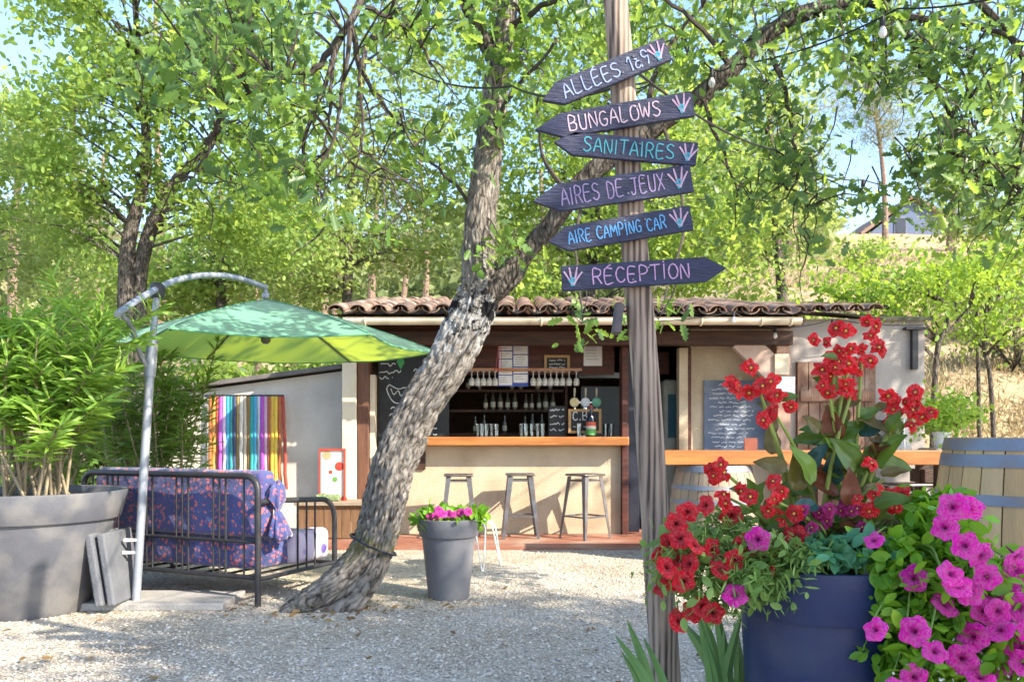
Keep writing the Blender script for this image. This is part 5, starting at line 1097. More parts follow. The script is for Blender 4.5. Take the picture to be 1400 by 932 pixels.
# airy light green saplings on the bank at the right
SAPL = leafmat('sapling_leaf', (.12, .24, .03), (.24, .38, .05), (.48, .64, .06), .45, .5, 1.2, (.36, .44, .06))
broadleaf('slim forked sapling at the annex corner on the bank', [[(1272, 560, 10.8, .04), (1280, 490, 10.8, .034), (1296, 445, 10.8, .026), (1288, 410, 10.8, .014)], [(1272, 560, 10.8, .03), (1281, 488, 10.8, .028), (1305, 445, 10.8, .02), (1325, 420, 10.7, .01)]],
          [(1235, 395, 10.7, 90, 26, .8, 15), (1310, 390, 10.7, 80, 45, .9, 17), (1150, 388, 10.8, 60, 18, .6, 8), (1220, 435, 10.5, 70, 10, .5, 6)], 60, .22, .075, SAPL, name='sapling', thin=1)
broadleaf('single-stemmed sapling on the dry bank behind the barrel', [[(1362, 575, 11.6, .035), (1354, 520, 11.6, .03), (1345, 470, 11.6, .024), (1352, 410, 11.6, .012)]],
          [(1360, 430, 11.5, 60, 50, .8, 15), (1400, 380, 11.5, 60, 50, .8, 13), (1330, 365, 11.3, 50, 24, .5, 6)], 60, .22, .075, SAPL, name='sapling', thin=1)
YEL = leafmat('yellow_leaf', (.30, .40, .03), (.45, .52, .04), (.7, .75, .05), .45, .5, 1.2)
broadleaf('small lime-yellow sapling lit by the sun on the bank', [[(1340, 470, 12.4, .03), (1336, 420, 12.4, .025), (1335, 380, 12.4, .015)]], [(1335, 372, 12.4, 36, 16, .4, 16), (1300, 385, 12.4, 22, 10, .3, 6)], 50, .13, .075, YEL, name='sapling', thin=1)

def pine(label, px, Y, ptop, crown, r, lean=0):
    """crown: list (px,py,rx,ry,n)"""
    x = gx(px, Y); g = tz(x, Y); T = thing('pine_tree', (x, Y, g), label, 'tree', 'pines on the hillside')
    top = at(px + lean, ptop, Y); b = Vector((x, Y, g - .1)); S = [b.lerp(top, t) + Vector((.12 * math.sin(t * 5 + px), 0, 0)) for t in np.linspace(0, 1, 9)]
    MB().tube(S, [r * (1 - .65 * t) for t in np.linspace(0, 1, 9)], 8).build('trunk', PBARK, T, smooth=True)
    E = [(at(a, c, Y), (rx / F * Y, rx / F * Y * .8, ry / F * Y), n) for a, c, rx, ry, n in crown]
    CC, L = clumps(E, 46, .0155 * Y); mb = MB()
    for c in CC[::2]:
        e = Vector(c); t = min(max((e.z - .6 - g) / max(top.z - g, .1), .25), .98); s = b.lerp(top, t); mb.tube([s, s.lerp(e, .5), e], [.05, .035, .012], 4)
    mb.build('branches', PBARK, T)['kind'] = 'stuff'
    n = len(L); d = rvec(n); d[:, 2] += .3; M = basis(d, rvec(n), .0095 * Y * rng.uniform(.7, 1.3, n))
    me = instance('crown', [(-.05, 0, 0), (.05, 0, 0), (0, 1, .05), (.3, .1, 0), (.34, .02, 0), (.75, .8, -.1)], [(0, 1, 2), (3, 4, 5)], M, L - np.array(ORG[T]))
    link('crown', me, PINEL, T)['kind'] = 'stuff'
pine('tall slender pine in front of the gabled house on the hill', 1212, 44, 130, [(1205, 165, 34, 34, 26), (1180, 120, 40, 26, 18), (1225, 110, 30, 30, 14)], .19, -14)
pine('thin straight pine just left of the twin-trunked oak', 102, 30, 120, [(100, 240, 50, 70, 34), (110, 160, 36, 40, 16)], .2)
pine('pine with pinkish trunk at the far left edge', 22, 28, 150, [(20, 300, 50, 50, 26), (30, 200, 40, 50, 16)], .2)
pine('tall pine whose pale trunk shows through the upper left oak', 214, 26, -20, [(210, 60, 60, 60, 26), (220, 330, 50, 30, 18)], .17, 4)
pine('pine with bare trunk standing above the left roof end', 512, 32, 230, [(510, 330, 40, 40, 22), (515, 270, 34, 34, 14)], .2)
pine('dark-stemmed pine beside the forked trunk above the roof', 577, 24, 200, [(570, 300, 40, 50, 20)], .13)
pine('short reddish pine above the parasol', 402, 30, 290, [(400, 340, 44, 34, 24)], .2)
pine('pine with dry brown crown between parasol and oak trunk', 440, 38, 280, [(440, 345, 46, 30, 26)], .22)
pine('bushy pine right of the signpost on the skyline', 1085, 40, 150, [(1085, 220, 60, 50, 30), (1100, 160, 40, 40, 16)], .25)
pine('spreading pine at the right side of the gabled house', 1300, 46, 200, [(1300, 250, 40, 36, 24), (1330, 300, 40, 24, 16)], .25)
pine('pale pine in the gap left of the twin-trunked oak', 140, 24, 210, [(140, 310, 46, 50, 30)], .14)
pine('slim pine just right of the parasol arm', 355, 26, 250, [(355, 320, 44, 36, 24)], .13)
pine('slim reddish pine in front of the roof ridge left of the trunk', 460, 24, 270, [(460, 340, 44, 30, 24)], .12)
pine('leaning thin pine above the shed', 545, 28, 250, [(545, 335, 40, 36, 22)], .13, 12)
pine('far pine on the left skyline', 300, 42, 220, [(300, 290, 50, 50, 28)], .25)
pine('far pine in the gap between the oak trunks', 740, 40, 230, [(740, 320, 60, 50, 30)], .25)

def far_wood():
    N = 38000; Y = rng.uniform(40, 70, N); px = rng.uniform(-750, 1130, N)
    Xf = gx(px, 1) * Y; hgt = 5 + 2.2 * np.sin(px * .021) + 1.4 * np.sin(px * .057 + Y * .2)
    Zf = terrain(Xf, Y) + rng.uniform(0, 1, N) * hgt
    C = np.stack([Xf, Y, Zf], 1) + rng.normal(size=(N, 3)) * .4
    d = rvec(N); M = basis(d, rvec(N) + np.array([0, 0, .6]), .75 * (1 + rng.uniform(-.3, .3, N)))
    tag(link('far_woodland', instance('far_woodland', DIAMOND, DIAMOND_F, M, C), leafmat('far_leaf', (.13, .18, .07), (.27, .31, .13), (.42, .48, .16), .4, .6, .12, (.36, .29, .19))), 'pale far wood on the hill behind the bar', 'woodland', kind='stuff')
far_wood()

def hill_house():
    Y = 60.0; x0, x1 = gx(1178, Y), gx(1300, Y); xm = gx(1246, Y); zb = min(tz(x0, Y), tz(x1, Y)) - .3
    T = thing('hill_house', (xm, Y, zb), 'blue-grey gabled house on the hilltop behind the pines', 'house')
    ze, zp = gz(318, Y), gz(272, Y); W_ = pm('house_blue', (.10, .13, .22), (.085, .115, .19), 3, .8)
    MB().prism([(x0 + .5, zb), (x1, zb), (x1, gz(304, Y)), (xm, zp - .15), (x0 + .5, ze - .1)], (0, Y, 0), (1, 0, 0), (0, 0, 1), (0, 8, 0)).build('wall', W_, T)
    RM = pm('house_roof', (.24, .15, .12), (.18, .11, .09), 4, .8)
    for a, b in (((x0 - .1, ze - .25), (xm, zp)), ((x1 + .4, gz(307, Y)), (xm, zp))):
        d = Vector((b[0] - a[0], 0, b[1] - a[1])); L = d.length; d.normalize(); nrm = Vector((-d.z, 0, d.x)); nrm = nrm if nrm.z > 0 else -nrm
        MB().prism([(0, 0), (L, 0), (L, .22), (0, .22)], Vector((a[0], Y - .4, a[1])), d, nrm, (0, 9, 0)).build('roof', RM, T)
    DK = pm('house_dark', (.03, .035, .05), None, 5, .3)
    for px, py, w, h in ((1231, 314, .7, 1.6),):
        f = MB().bx(gx(px, Y) - w / 2 - .1, gx(px, Y) + w / 2 + .1, Y - .06, Y - .002, gz(py, Y) - h / 2 - .1, gz(py, Y) + h / 2 + .1).build('window', pm('house_trim', (.16, .18, .24), None, 4, .7), T)
        MB().bx(gx(px, Y) - w / 2, gx(px, Y) + w / 2, Y - .1, Y - .062, gz(py, Y) - h / 2, gz(py, Y) + h / 2).build('pane', DK, f)
hill_house()

# ------------------------------------------------------------------ oleanders
def oleander(label, base, tips, m, dense, leaf=.15, stemr=.011):
    """upright stems from base to tips, leaves in whorls on the upper part with side shoots"""
    T = thing('oleander', base, label, 'shrub'); base = Vector(base); mb = MB(); D, U, C = [], [], []
    SM = pm('oleander_stem', (.30, .24, .16), (.20, .16, .10), 9, .8)
    for i, tp in enumerate(tips):
        tp = Vector(tp); b = base + Vector((random.uniform(-.22, .22), random.uniform(-.2, .2), 0)); mid = b.lerp(tp, .5) + Vector((random.uniform(-.06, .06), random.uniform(-.06, .06), .08))
        S = spline([list(b), list(mid), list(tp)], 8); mb.tube([Vector(q) for q in S], [stemr * (1 - .6 * j / 16) for j in range(17)], 6)
        shoots = [(S[9:], .4)]
        for _ in range(dense):
            k = random.randrange(7, 15); s = Vector(S[k]); e = s + Vector((random.gauss(0, .16), random.gauss(0, .16), random.uniform(.06, .26))); Q = np.array([list(s.lerp(e, t)) for t in np.linspace(0, 1, 5)]); shoots.append((Q, .3)); mb.tube([Vector(q) for q in Q], .0035, 4)
        for Q, _ in shoots:
            ax = Q[-1] - Q[0]; L = np.linalg.norm(ax); ax = ax / L; K = max(4, int(L / .032))
            for j in range(K):
                p = Q[0] + (Q[-1] - Q[0]) * (j + .5) / K if len(Q) == 5 else Q[min(int(j * len(Q) / K), len(Q) - 1)]
                a0 = random.uniform(0, 6.28); f = j / K
                for w in range(3):
                    a = a0 + w * 2.094; side = Vector((math.cos(a), math.sin(a), 0)); dd = side * (1.1 - .5 * f) + Vector(ax) * (.25 + .6 * f) + Vector((0, 0, random.uniform(-.35, .25))); D.append(list(dd)); U.append(list(Vector(ax) - side * .3 + Vector(rvec(1)[0]) * .2)); C.append(p)
    mb.build('stems', SM, T)
    D = np.array(D); C = np.array(C); M = basis(D, np.array(U), leaf * rng.uniform(.6, 1.15, len(D)))
    link('foliage', instance('foliage', LANCE, LANCE_F, M, C - np.array(base)), m, T)['kind'] = 'stuff'
tips = [at(random.uniform(-80, 150), random.uniform(412, 520), random.uniform(5.2, 6.1)) for _ in range(36)] + [at(random.uniform(0, 130), random.uniform(540, 610), random.uniform(5.1, 5.4)) for _ in range(5)]
oleander('tall bushy oleander growing in the large grey planter', (-3.2, 5.55, .735), tips, OLEA, 5, .165)
b = at(195, 640, 7.4)
tips = [at(random.uniform(130, 300), random.uniform(465, 580), random.uniform(7.0, 8.0)) for _ in range(28)]
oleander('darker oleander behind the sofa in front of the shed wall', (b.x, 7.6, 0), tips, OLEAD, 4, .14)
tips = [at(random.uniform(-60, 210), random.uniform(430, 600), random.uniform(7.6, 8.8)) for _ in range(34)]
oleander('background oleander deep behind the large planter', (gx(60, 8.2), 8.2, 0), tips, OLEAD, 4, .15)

# shrubs on the hill
def shrub(label, px, Y, w, h, m, n=40, size=.09):
    x = gx(px, Y); g = tz(x, Y); T = thing('hill_shrub', (x, Y, g), label, 'shrub', 'shrubs on the hillside'); mb = MB()
    CC, L = clumps([((x, Y, g + h * .55), (w, w * .7, h * .5), n)], 40, .2 * w)
    for c in CC[::3]: mb.tube([Vector((x, Y, g - .02)), Vector((x, Y, g)).lerp(Vector(c), .5) + Vector((0, 0, .05)), Vector(c)], [.02, .014, .004], 4)
    mb.build('stems', TWIG, T); leafcloud('foliage', m, L, size, T)['kind'] = 'stuff'
shrub('round green shrub at the foot of the bank beside the barrel', 1290, 10.6, .3, .5, SAPL, 16, .07)
shrub('tufty green plant on the bank just above the barrel', 1375, 10.2, .3, .3, SAPL, 12, .07)
shrub('low dull shrub in the middle of the bank', 1300, 14, .5, .6, OLEAD, 20)
shrub('wide olive shrub high on the bank at the right edge', 1390, 17, 1.4, 2.2, PINEL, 60, .12)
shrub('olive shrub below the gabled house', 1330, 21, 1.1, 1.5, PINEL, 36, .12)
shrub('green shrub on the slope above the annex tiles', 1170, 19, 1.1, .6, BROAD, 22, .10)
shrub('small shrub on the slope right of the signpost', 1080, 22, 1.0, 1.2, BROAD, 30, .13)
shrub('loose pale shrub in the middle of the dry slope', 1230, 24, 1.2, 1.3, BROAD2, 26, .13)
shrub('lone bush on the slope below the slender pine', 1195, 32, 1.6, 1.5, BROAD, 26, .17)

for k, (px, Y, w, h, mm, lb) in enumerate([(150, 13.6, 1.4, 2.6, OLEAD, 'dense dark shrub left of the shed roof'), (250, 14.2, 1.3, 2.4, BROAD, 'green shrub showing under the parasol edge behind the shed'), (340, 14.6, 1.4, 2.2, BROAD2, 'pale shrub behind the middle of the shed roof'), (430, 15, 1.3, 2.4, BROAD, 'shrub behind the shed roof next to the bar'), (60, 13, 1.5, 2.8, OLEAD, 'dark shrub at the left edge behind the oleanders'), (560, 17, 1.6, 2.6, BROAD2, 'shrub behind the tile roof left of the trunk'), (980, 17, 1.6, 2.8, BROAD, 'shrub behind the tile roof right of the signpost')]):
    shrub(lb, px, Y, w, h, mm, 70, .14)
# ------------------------------------------------------------------ an oak outside the frame whose shade falls on the yard
def shade_tree(x, y, h, ells, label):
    T = thing('yard_oak', (x, y, 0), label, 'tree', 'oaks beside the yard'); S = [(x, y, -.05, .22), (x + .1, y, h * .3, .18), (x - .1, y + .1, h * .6, .14), (x, y, h * .9, .06)]
    Q = spline(S, 5); MB().tube([Vector(q[:3]) for q in Q], [q[3] for q in Q], 12).build('trunk', BARK2, T, smooth=True)
    CC, L = clumps(ells, 60, .28); mb = MB()
    for c in CC[::2]: mb.tube([Vector((x, y, h * .5)), Vector((x, y, h * .6)).lerp(Vector(c), .5) + Vector((0, 0, .2)), Vector(c)], [.05, .03, .006], 4)
    mb.build('branches', BARK2, T)['kind'] = 'stuff'; leafcloud('crown', BROAD, L, .13, T)['kind'] = 'stuff'
shade_tree(7.6, -1.6, 7, [((5.8, .2, 4.7), (1.7, 1.1, 1.2), 100), ((7.6, -.2, 5.8), (2.0, 1.5, 1.3), 90), ((8.5, -2.5, 6.5), (2.2, 2, 1.6), 60)], 'broad oak standing right of the camera, shading the gravel')
shade_tree(8.6, 7.2, 6, [((7.3, 7.4, 4.5), (1.7, 1.1, 1.0), 15), ((8.6, 6.6, 5.2), (1.6, 1.3, 1.0), 12)], 'slim oak beyond the barrel, dappling the annex wall')

# ------------------------------------------------------------------ flowers
def petal_mat(name, c, c2, throat, r0=.12, rough=.55):
    m, n, l, b = newmat(name); tc = n.new('ShaderNodeTexCoord'); ln = n.new('ShaderNodeVectorMath'); ln.operation = 'LENGTH'
    mp = n.new('ShaderNodeMapping'); mp.inputs['Scale'].default_value = (1, 1, 0); l.new(tc.outputs['Object'], mp.inputs[0]); l.new(mp.outputs[0], ln.inputs[0])
    col = ramp(n, l, ln.outputs['Value'], [(.12, throat), (.2, tuple(x * .6 for x in c2)), (.45, c2), (.9, c)]); l.new(col, b.inputs['Base Color']); b.inputs['Roughness'].default_value = rough
    oi = n.new('ShaderNodeObjectInfo'); hs = n.new('ShaderNodeHueSaturation'); mr = n.new('ShaderNodeMapRange'); mr.inputs[3].default_value = 1.0; mr.inputs[4].default_value = 1.5; l.new(oi.outputs['Random'], mr.inputs[0]); l.new(mr.outputs[0], hs.inputs['Value']); l.new(col, hs.inputs['Color']); l.new(hs.outputs[0], b.inputs['Base Color'])
    wv = n.new('ShaderNodeTexNoise'); wv.inputs['Scale'].default_value = 3.5; wv.inputs['Detail'].default_value = 6; wv.inputs['Distortion'].default_value = 1.5; l.new(tc.outputs['Object'], wv.inputs['Vector'])
    bp = n.new('ShaderNodeBump'); bp.inputs['Strength'].default_value = .7; bp.inputs['Distance'].default_value = .12; l.new(wv.outputs['Fac'], bp.inputs['Height']); l.new(bp.outputs[0], b.inputs['Normal'])
    vr = n.new('ShaderNodeMapRange'); vr.inputs[1].default_value = .3; vr.inputs[2].default_value = .7; vr.inputs[3].default_value = .8; vr.inputs[4].default_value = 1.15; l.new(wv.outputs['Fac'], vr.inputs[0]); l.new(vr.outputs[0], hs.inputs['Saturation'])
    mv = n.new('ShaderNodeMath'); mv.operation = 'MULTIPLY'; l.new(mr.outputs[0], mv.inputs[0]); l.new(vr.outputs[0], mv.inputs[1]); l.new(mv.outputs[0], hs.inputs['Value'])
    tr = n.new('ShaderNodeBsdfTranslucent'); l.new(hs.outputs[0], tr.inputs[0]); mx = n.new('ShaderNodeMixShader'); mx.inputs[0].default_value = .4; l.new(b.outputs[0], mx.inputs[1]); l.new(tr.outputs[0], mx.inputs[2]); l.new(mx.outputs[0], n['Material Output'].inputs[0])
    return m
def petunia_mesh(seed, m):
    """unit trumpet bloom, face towards +z, radius 1"""
    rr = random.Random(seed); mb = MB(); n = 40; rings = []
    for rad, z in ((.05, -1.0), (.08, -.6), (.10, -.25), (.18, -.04), (.5, .07), (.8, .05), (1.0, -.05)):
        ring = []
        for k in range(n):
            a = 2 * math.pi * k / n; lobe = .5 + .5 * math.cos(5 * a); r = rad * (1 - (.17 * (1 - lobe) ** 1.5) * (rad > .5) * rad) * (1 + .02 * math.sin(11 * a + seed) * (rad > .8))
            ring.append(mb.bm.verts.new((r * math.cos(a), r * math.sin(a), z + rad * rad * (.07 * math.sin(5 * a + 1.5) + .06 * math.sin(3 * a + seed) + .03 * math.sin(13 * a)))))
        rings.append(ring)
    for A, B in zip(rings, rings[1:]):
        for k in range(n): mb.bm.faces.new((A[k], A[(k + 1) % n], B[(k + 1) % n], B[k]))
    me = mb.mesh('flower'); me.materials.append(m); me.shade_smooth(); return me
def begonia_mesh(seed, m, mc):
    rr = random.Random(seed); mb = MB(); rr_t = [rr.uniform(-.1, .5) for _ in range(8)]
    for k in range(8):
        a = 2 * math.pi * k / (5 if k < 5 else 3) + rr.uniform(-.3, .3); L = rr.uniform(.8, 1.1) * (1 if k < 5 else .62); w = rr.uniform(.40, .58) * (1 if k < 5 else .7); g = []
        ca, sa = math.cos(a), math.sin(a)
        for i in range(7):
            t = i / 6; ww = w * math.sin(math.pi * (.12 + .8 * t)) ; row = []
            for j in range(5):
                s = (j - 2) / 2; x = t * L; y = s * ww; z = .35 * t * (1 - t) * 2 + .12 * s * s - rr_t[k] * t * t + .10 * k / 5 + .07 * math.sin(7 * s + k + 5 * t)
                row.append(Vector((x * ca - y * sa, x * sa + y * ca, z)))
            g.append(row)
        mb.sheet(g)
    nf = len(mb.bm.faces); mb.lathe([(.02, .1), (.14, .12), (.16, .2), (.08, .28), (.01, .29)], (0, 0, 0), 8)
    mb.bm.faces.ensure_lookup_table()
    for f in mb.bm.faces[nf:]: f.material_index = 1
    me = mb.mesh('blossom'); me.materials.append(m); me.materials.append(mc); me.shade_smooth(); return me
def place(name, me, loc, normal, size, parent, roll=None):
    o = bpy.data.objects.new(name, me); COL.objects.link(o); o.parent = parent; o.location = Vector(loc) - ORG[parent]
    q = Vector(normal).normalized().to_track_quat('Z', 'Y'); o.rotation_euler = (q.to_matrix() @ Matrix.Rotation(random.uniform(0, 6.28) if roll is None else roll, 3, 'Z')).to_euler(); o.scale = (size, size, size); return o
POT = Vector((gx(1125, 2.78), 2.78, .735))
CAMV = Vector((0, 0, H))
def facing(p, spread=.5): return (CAMV - Vector(p)).normalized() + Vector((random.gauss(0, spread), random.gauss(0, .2), random.gauss(.15, spread)))
def flowers():
    RED = petal_mat('petal_red', (.74, .012, .03), (.66, .009, .026), (.18, .004, .01)); MAG = petal_mat('petal_magenta', (.92, .06, .54), (.86, .035, .44), (.36, .008, .18)); PNK = petal_mat('petal_pink', (.68, .05, .30), (.55, .03, .22), (.4, .02, .15))
    BEG = petal_mat('petal_begonia', (.85, .022, .035), (.85, .045, .05), (.8, .3, .05)); YC = pm('stamen_yellow', (.75, .42, .05), None, 9, .6)
    PR = [petunia_mesh(i, RED) for i in range(3)]; PMg = [petunia_mesh(i + 5, MAG) for i in range(4)]; PB = [begonia_mesh(i, BEG, YC) for i in range(3)]; PK = [begonia_mesh(i + 7, PNK, YC) for i in range(2)]
    FINE = leafmat('petunia_leaf_fine', (.10, .20, .045), (.22, .36, .09), (.40, .55, .10), .35, .5, 6, (.30, .42, .14)); LUSH = leafmat('petunia_leaf_lush', (.085, .23, .018), (.20, .42, .03), (.40, .65, .03), .35, .42, 6, (.32, .50, .05))
    BLUEG = leafmat('geranium_leaf', (.05, .19, .09), (.10, .30, .15), (.2, .45, .15), .3, .5, 6)
    STM = pm('green_stem', (.16, .28, .05), (.11, .20, .04), 9, .6)
    # ---- red petunias, left of the pot
    T = thing('red_petunia', POT + Vector((-.2, 0, -.03)), 'red petunias spilling over the left side of the blue pot', 'flowers')
    rp = [(950, 745), (918, 742), (975, 752), (905, 762), (1005, 765), (925, 715), (940, 700), (1048, 758), (1046, 780), (960, 828), (918, 790), (905, 800), (928, 848), (935, 795), (965, 690), (1088, 732), (1078, 742), (1000, 705), (948, 835), (975, 838), (912, 775), (930, 765), (985, 778), (1020, 745), (930, 735), (942, 770)]
    mb = MB(); ends = []
    for px, py in rp:
        Y = random.uniform(2.5, 2.66); p = at(px, py, Y); r = random.uniform(.034, .043) * Y / 2.6
        place('flower', PR[random.randrange(3)], p, facing(p, .55), r, T); q = p + Vector((0, .05, -.02)); ends.append(q)
        s = POT + Vector((-.2 + random.uniform(-.05, .12), random.uniform(-.12, .1), -.03)); m_ = s.lerp(q, .6) + Vector((0, 0, .07)); S = spline([list(s), list(m_), list(q)], 5); mb.tube([Vector(v) for v in S], .0028, 5)
    for px, py in ((1036, 737), (1005, 813)):
        p = at(px, py, 2.5); o = place('flower', PMg[0], p, facing(p, .2), .040, T); o['label'] = 'magenta bloom among the red ones'
    mb.build('stems', STM, T)
    ell = [(at(960, 770, 2.66), (.17, .14, .11), 26), (at(1010, 775, 2.6), (.12, .11, .10), 18), (at(1040, 800, 2.55), (.08, .06, .07), 9), (at(950, 735, 2.66), (.10, .1, .07), 12), (at(985, 820, 2.6), (.08, .07, .06), 7), (at(1060, 750, 2.56), (.1, .06, .05), 8), (at(990, 715, 2.7), (.09, .08, .05), 7), (at(1080, 760, 2.54), (.07, .03, .03), 6)]
    CC, L = clumps(ell, 26, .032)
    leafcloud('foliage', FINE, L, .042, T, (LANCE, LANCE_F), updir=.2)['kind'] = 'stuff'
    leafcloud('foliage', FINE, L[::3] + rng.normal(size=L[::3].shape) * .01, .036, T, (OVAL, OVAL_F))['kind'] = 'stuff'
    # ---- blue-green geranium leaves and pink heads at the front
    T = thing('pink_geranium', POT + Vector((0, -.14, -.03)), 'pink geranium with blue-green leaves at the front rim of the pot', 'flowers')
    CC, L = clumps([(at(1140, 755, 2.56), (.07, .05, .035), 10), (at(1180, 750, 2.58), (.07, .05, .04), 8), (at(1110, 755, 2.58), (.04, .04, .03), 5)], 14, .028)
    leafcloud('foliage', BLUEG, L, .05, T, (OVAL, OVAL_F), updir=1)['kind'] = 'stuff'; mb = MB()
    for cx, cy, n, Y in ((1130, 705, 10, 2.62), (1112, 714, 5, 2.6), (1150, 700, 5, 2.64), (1195, 730, 3, 2.6)):
        c = at(cx, cy, Y); mb.tube([POT + Vector((0, -.1, -.04)), c.lerp(POT, .4), c], .004, 5)
        for _ in range(n): p = c + Vector(rvec(1)[0]) * .022; place('blossom', PK[random.randrange(2)], p, (p - c) * 8 + (CAMV - p).normalized(), .022, T)
    mb.build('stems', STM, T)
    # ---- magenta petunias, right
    T = thing('magenta_petunia', POT + Vector((.2, 0, -.03)), 'magenta petunias cascading down the right side of the blue pot', 'flowers')
    mp_ = [(1250, 790), (1292, 826), (1197, 860), (1250, 862), (1278, 890), (1316, 900), (1362, 905), (1303, 692), (1325, 695), (1292, 720), (1320, 745), (1342, 760), (1350, 788), (1325, 810), (1342, 825), (1375, 800), (1368, 860), (1392, 780), (1395, 830), (1250, 925), (1340, 925), (1385, 925), (1310, 800), (1395, 885), (1365, 835), (1345, 835), (1390, 760), (1330, 870), (1410, 860), (1420, 800), (1405, 920), (1225, 945), (1290, 940), (1195, 738), (1350, 960), (1300, 970)] + [(random.uniform(1230, 1400), random.uniform(760, 930)) for _ in range(3)]
    mb = MB()
    for i, (px, py) in enumerate(mp_):
        Y = random.uniform(2.26, 2.44); p = at(px, py, Y); r = random.uniform(.036, .047)
        place('flower', PMg[random.randrange(4)], p, facing(p, .42), r if py != 738 else .03, T); q = p + Vector((0, .05, -.01))
        s = POT + Vector((.18 + random.uniform(-.05, .08), random.uniform(-.12, .05), -.03)); m_ = s.lerp(q, .5) + Vector((.05, -.02, .09)); S = spline([list(s), list(m_), list(q)], 5); mb.tube([Vector(v) for v in S], .003, 5)
    mb.build('stems', STM, T)
    ell = [(at(1260, 740, 2.6), (.13, .11, .10), 22), (at(1230, 790, 2.52), (.07, .07, .10), 14), (at(1250, 840, 2.5), (.10, .08, .12), 22), (at(1300, 800, 2.52), (.13, .1, .12), 28), (at(1340, 860, 2.5), (.15, .1, .13), 30), (at(1260, 910, 2.47), (.09, .07, .10), 16), (at(1390, 870, 2.5), (.12, .1, .13), 22), (at(1300, 940, 2.5), (.16, .1, .10), 24), (at(1370, 950, 2.5), (.14, .1, .1), 18), (at(1280, 700, 2.7), (.09, .07, .05), 9), (at(1310, 1000, 2.5), (.18, .12, .12), 24)]
    CC, L = clumps(ell, 30, .036)
    leafcloud('foliage', LUSH, L, .05, T, (OVAL, OVAL_F), updir=.5)['kind'] = 'stuff'
    CC, L = clumps([(at(1240, 715, 2.7), (.1, .08, .05), 10), (at(1210, 740, 2.62), (.06, .05, .04), 7)], 24, .03); leafcloud('fine_foliage', FINE, L, .04, T, (LANCE, LANCE_F))['kind'] = 'stuff'
    # tiny white lobelia among them
    WF = pm('tiny_white', (.75, .73, .75), None, 9, .6); n = 260; C = np.array(at(1345, 930, 2.41)) + rng.normal(size=(n, 3)) * np.array([.11, .03, .07])
    d = rvec(n); o = link('tiny_blooms', instance('tiny_blooms', OVAL, OVAL_F, basis(d, rvec(n), np.full(n, .011)), C - np.array(ORG[T])), WF, T); o['kind'] = 'stuff'
    # ---- tall begonia
    T = thing('red_begonia', POT + Vector((.02, .05, -.03)), 'tall red begonia with large bronze-green leaves in the blue pot', 'flowers')
    LG = [leafmat('begonia_green', (.045, .095, .018), (.085, .15, .022), (.3, .45, .04), .3, .32, 5), leafmat('begonia_bronze', (.07, .065, .02), (.13, .10, .03), (.35, .25, .04), .3, .3, 5), leafmat('begonia_blue', (.016, .055, .05), (.035, .09, .085), (.08, .2, .08), .22, .28, 5), leafmat('begonia_lime', (.12, .22, .03), (.18, .28, .05), (.4, .55, .05), .32, .35, 5), leafmat('begonia_red', (.10, .03, .02), (.17, .06, .03), (.5, .12, .04), .32, .32, 5)]
    def bleaf(seed, m):
        rr = random.Random(seed); mb = MB(); g = []
        for i in range(10):
            t = i / 9; w = .29 * math.sin(math.pi * min(1, .10 + .9 * t ** .8)) ** .8 if t < 1 else .02; row = []
            for j in range(9):
                s = (j - 4) / 4; e = 1 + .06 * math.sin(14 * t + 3 * s) * (abs(s) == 1)
                row.append(Vector((s * w * e, t, .20 * abs(s) * w * 1.6 - .25 * t * t + .035 * math.cos(j * math.pi) * (1 - abs(abs(s) - .5)) * .5 + .03 * math.sin(9 * t + seed))))
            g.append(row)
        mb.sheet(g); me = mb.mesh('leaf'); me.materials.append(m); me.shade_smooth(); return me
    LM = [bleaf(i, LG[(0, 1, 2, 3, 0, 1, 4, 1)[i]]) for i in range(8)]
    cls = [(1150, 475, 7, 26, 2.66), (1180, 468, 5, 18, 2.66), (1140, 510, 8, 24, 2.64), (1160, 500, 4, 16, 2.64), (1037, 530, 9, 22, 2.6), (1060, 565, 5, 20, 2.62), (1050, 575, 3, 14, 2.6), (1135, 545, 4, 20, 2.62), (1240, 555, 6, 22, 2.66), (1262, 552, 6, 18, 2.64), (1230, 565, 3, 14, 2.66), (985, 640, 5, 15, 2.6), (1066, 687, 9, 20, 2.56), (1000, 682, 3, 12, 2.6), (1210, 655, 5, 18, 2.6), (1190, 695, 4, 16, 2.6), (1220, 690, 4, 14, 2.62), (1165, 535, 3, 10, 2.62)]
    mb = MB(); stems = []
    for cx, cy, n, rad, Y in cls:
        c = at(cx, cy, Y); root = POT + Vector((random.uniform(-.08, .08) + (cx - 1125) / F * .5, random.uniform(-.05, .08), -.05)); mid = root.lerp(c, .55) + Vector((-.1 * (c.x - root.x), 0, .04)); S = spline([list(root), list(mid), list(c)], 6); stems.append(S)
        mb.tube([Vector(v) for v in S], [.010 - .006 * i / 12 for i in range(13)], 7)
        for _ in range(n):
            p = c + Vector((random.gauss(0, .75), random.gauss(0, .45), random.gauss(0, .75))) * (rad / F * Y); place('blossom', PB[random.randrange(3)], p, facing(p, .5), random.uniform(.018, .034), T)
    mb.build('stems', pm('begonia_stem', (.22, .30, .06), (.17, .20, .05), 9, .45), T)
